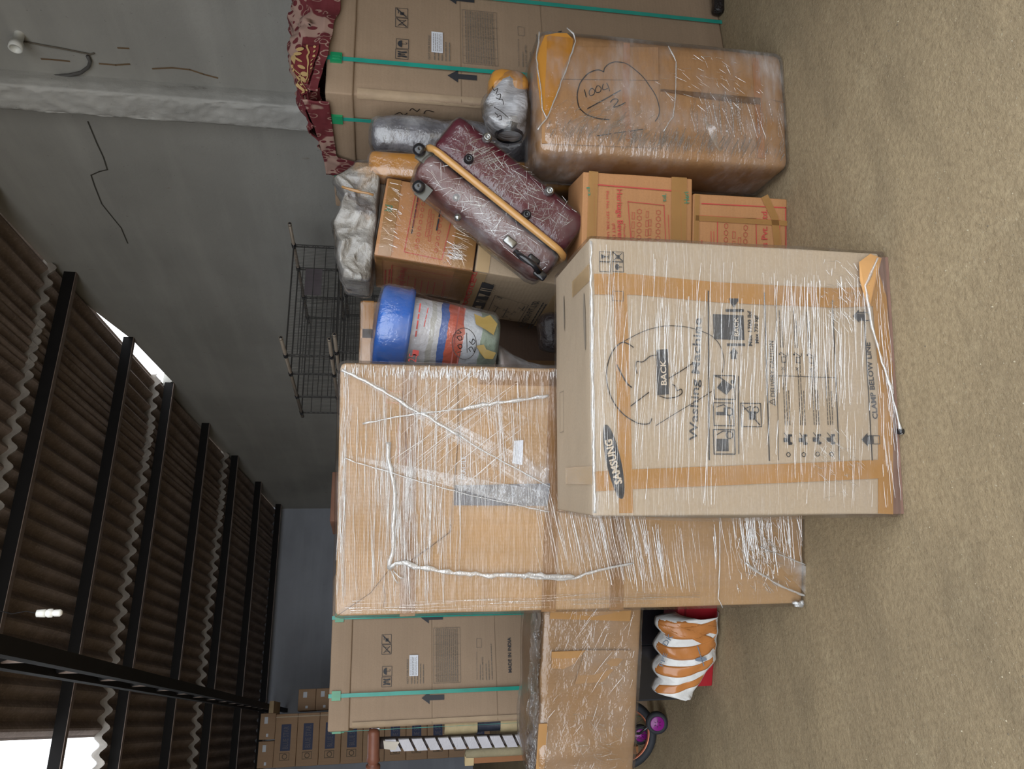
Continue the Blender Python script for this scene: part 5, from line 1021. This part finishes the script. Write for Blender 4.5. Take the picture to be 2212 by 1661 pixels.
# ------------------------------------------------------------------ wire racks lying on their sides on the cartons by the wall
def rack(loc, rz, label, wire_n=72):
    t = tag(empty('wire_rack', loc, (0, 0, rz)), label, 'rack', 'wire shelf racks')
    L, Hh, PL = .88, .31, 1.56                       # long side across, short side up, posts run back along y
    for x in (0, L):
        for z in (0, Hh):
            p = empty('post', (x, 0, z), (0, 0, 0), t)
            MB().tube([(0, 0, 0), (0, PL, 0)], .0125, 10).build('tube', POSTM, p, True)
            MB().tube([(0, -.002, 0), (0, .001, 0)], .0085, 10).build('bore', BLACKP, p, True); MB().tube([(0, -.001, 0), (0, .014, 0)], .0138, 10).build('end_ring', POSTM, p, True)
    for y in (.27, .60, 1.07, 1.44):
        s_ = empty('shelf', (0, y, 0), (0, 0, 0), t); f = MB()
        for z in (0, Hh): f.tube([(0, 0, z), (L, 0, z)], .0042, 5); f.tube([(0, .028, z), (L, .028, z)], .0036, 5)
        for x in (0, L): f.tube([(x, 0, 0), (x, 0, Hh)], .0042, 5); f.tube([(x, .028, 0), (x, .028, Hh)], .0036, 5)
        f.build('frame', WIRE, s_)
        zz = MB()
        for z in (0, Hh):
            zz.tube([(L*k/22, .028*(k % 2), z) for k in range(23)], .0026, 4)
        for x in (0, L): zz.tube([(x, .028*(k % 2), Hh*k/8) for k in range(9)], .0026, 4)
        zz.build('zigzag_edge', WIRE, s_)
        w = MB()
        for k in range(1, wire_n): w.tube([(L*k/wire_n, 0, 0), (L*k/wire_n, 0, Hh)], .0011, 3)
        for q in (.25, .5, .75): w.tube([(0, .004, Hh*q), (L, .004, Hh*q)], .0026, 4)
        tag(w.build('wire_grid', WIRE, s_), kind='stuff')
        for x in (0, L):
            for z in (0, Hh): MB().tube([(x, -.012, z), (x, .035, z)], .0165, 8).build('collar', BLACKP, s_, True)
    return t
r1 = rack((.275, 5.20, 1.885), radians(22), 'upper wire shelf rack lying on its side by the grey wall')
r2 = rack((.305, 5.17, 1.54), radians(22), 'lower wire shelf rack squeezed under the other, beside the bucket carton')
MB().quad((.50, .33, .10), (.72, .33, .10), (.72, .33, .22), (.50, .33, .22)).build('plastic_sheet', plain('violet_film', (.14, .115, .125), .3), r1)
pf = tag(empty('platform_carton', (.25, 5.18, 0), (0, 0, radians(22))), 'large carton on the floor carrying the wire racks', 'carton')
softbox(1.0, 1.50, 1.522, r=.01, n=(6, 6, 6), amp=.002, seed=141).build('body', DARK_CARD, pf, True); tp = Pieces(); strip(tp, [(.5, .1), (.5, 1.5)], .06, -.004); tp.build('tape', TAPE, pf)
bb = tag(empty('brown_carton', (-.98, 5.45, 0), (0, 0, radians(24))), 'reddish-brown carton just showing above the golden carton, beside the wire racks', 'carton')
softbox(.36, .40, 1.872, r=.006, n=(5, 5, 14), amp=.004, seed=142).build('body', plain('red_brown_card', (.22, .10, .06), .7), bb, True); MB().box(.0, -.004, 1.78, .36, -.002, 1.80).build('seam', GAP_SHADE, bb)
# ------------------------------------------------------------------ far stacks of small cartons
BLUE = plain('blue_label', (.022, .032, .085), .6); BLT = plain('blue_lettering', (.12, .11, .13), .7); STK = plain('white_sticker', (.55, .57, .62), .5); CRM = plain('torn_cream_edge', (.46, .36, .25), .7)
def far_cartons(grp, base, rows, cols, Wc, Dc, Hc, style, words):
    first = None; cnt = 0
    for r_ in rows:
        for c_ in cols:
            loc = hall(base[0]+c_*(Wc+.02), base[1], r_*(Hc+.004)); lab_ = words(r_, c_)
            if first is None:
                t = empty('stacked_carton', loc, (0, 0, YAW))
                softbox(Wc, Dc, Hc, r=.008, n=(4, 3, 3), amp=.004, seed=150).build('body', FAR_CARD, t, True)
                if style == 'label':
                    MB().box(Wc*.30, -.006, Hc*.28, Wc*.80, -.003, Hc*.72).build('blue_panel', BLUE, t)
                    k = Ink(); k.text('BLUE STAR', Wc*.34, Hc*.38, Wc*.76, Hc*.38, Hc*.24, .01); k.build('lettering', BLT, t, y=-.0065)
                    k = Ink(); k.frame(Wc*.13, Hc*.3, Wc*.26, Hc*.72, .006); k.ring(Wc*.195, Hc*.5, .03, .03, .008, 10); k.build('symbol', plain('dim_ink', (.10, .075, .05), .7), t, y=-.0045)
                    MB().box(Wc*.93, -.008, .0, Wc*.955, -.002, Hc).build('torn_edge', CRM, t)
                else:
                    MB().box(Wc*.60, -.006, Hc*.50, Wc*.86, -.003, Hc*.72).build('sticker', STK, t); MB().box(Wc*.10, -.006, Hc*.42, Wc*.22, -.003, Hc*.56).build('sticker', STK, t)
                first = t; o = t
            else:
                o = first.copy(); COL.objects.link(o); o.location = loc
                for ch in first.children: c = ch.copy(); COL.objects.link(c); c.parent = o
            o.rotation_euler = (0, 0, YAW+radians(((int(r_)*37+c_*11) % 7)-3)*.5)
            tag(o, lab_, 'carton', grp); cnt += 1
ordn = ['topmost', 'second', 'third', 'fourth', 'fifth', 'sixth', 'seventh', 'eighth', 'ninth', 'tenth', 'eleventh']
def nth(k): return ordn[k] if k == 0 else ordn[k]+' from the top'
far_cartons('blue-panelled cartons in the far stack', (-.43, 11.45), range(10), (0,), .64, .45, .2825, 'label', lambda r_, c_: 'blue-panelled carton of the far stack, %s in its column' % nth(9-r_))
far_cartons('stickered cartons on the far stack', (-.09, 11.50), (14.06,), (0, -1, -2), .32, .40, .20, 'sticker', lambda r_, c_: 'white-stickered carton lying on the blue-panelled stack, %s' % ('at its end beside the wall', 'second from the wall end', 'third from the wall end')[-c_])
far_cartons('stickered cartons of the short far stack', (.245, 11.75), range(11), (0,), .28, .36, .2345, 'sticker', lambda r_, c_: 'white-stickered carton in the column next to the blue-panelled stack, %s' % nth(10-r_))
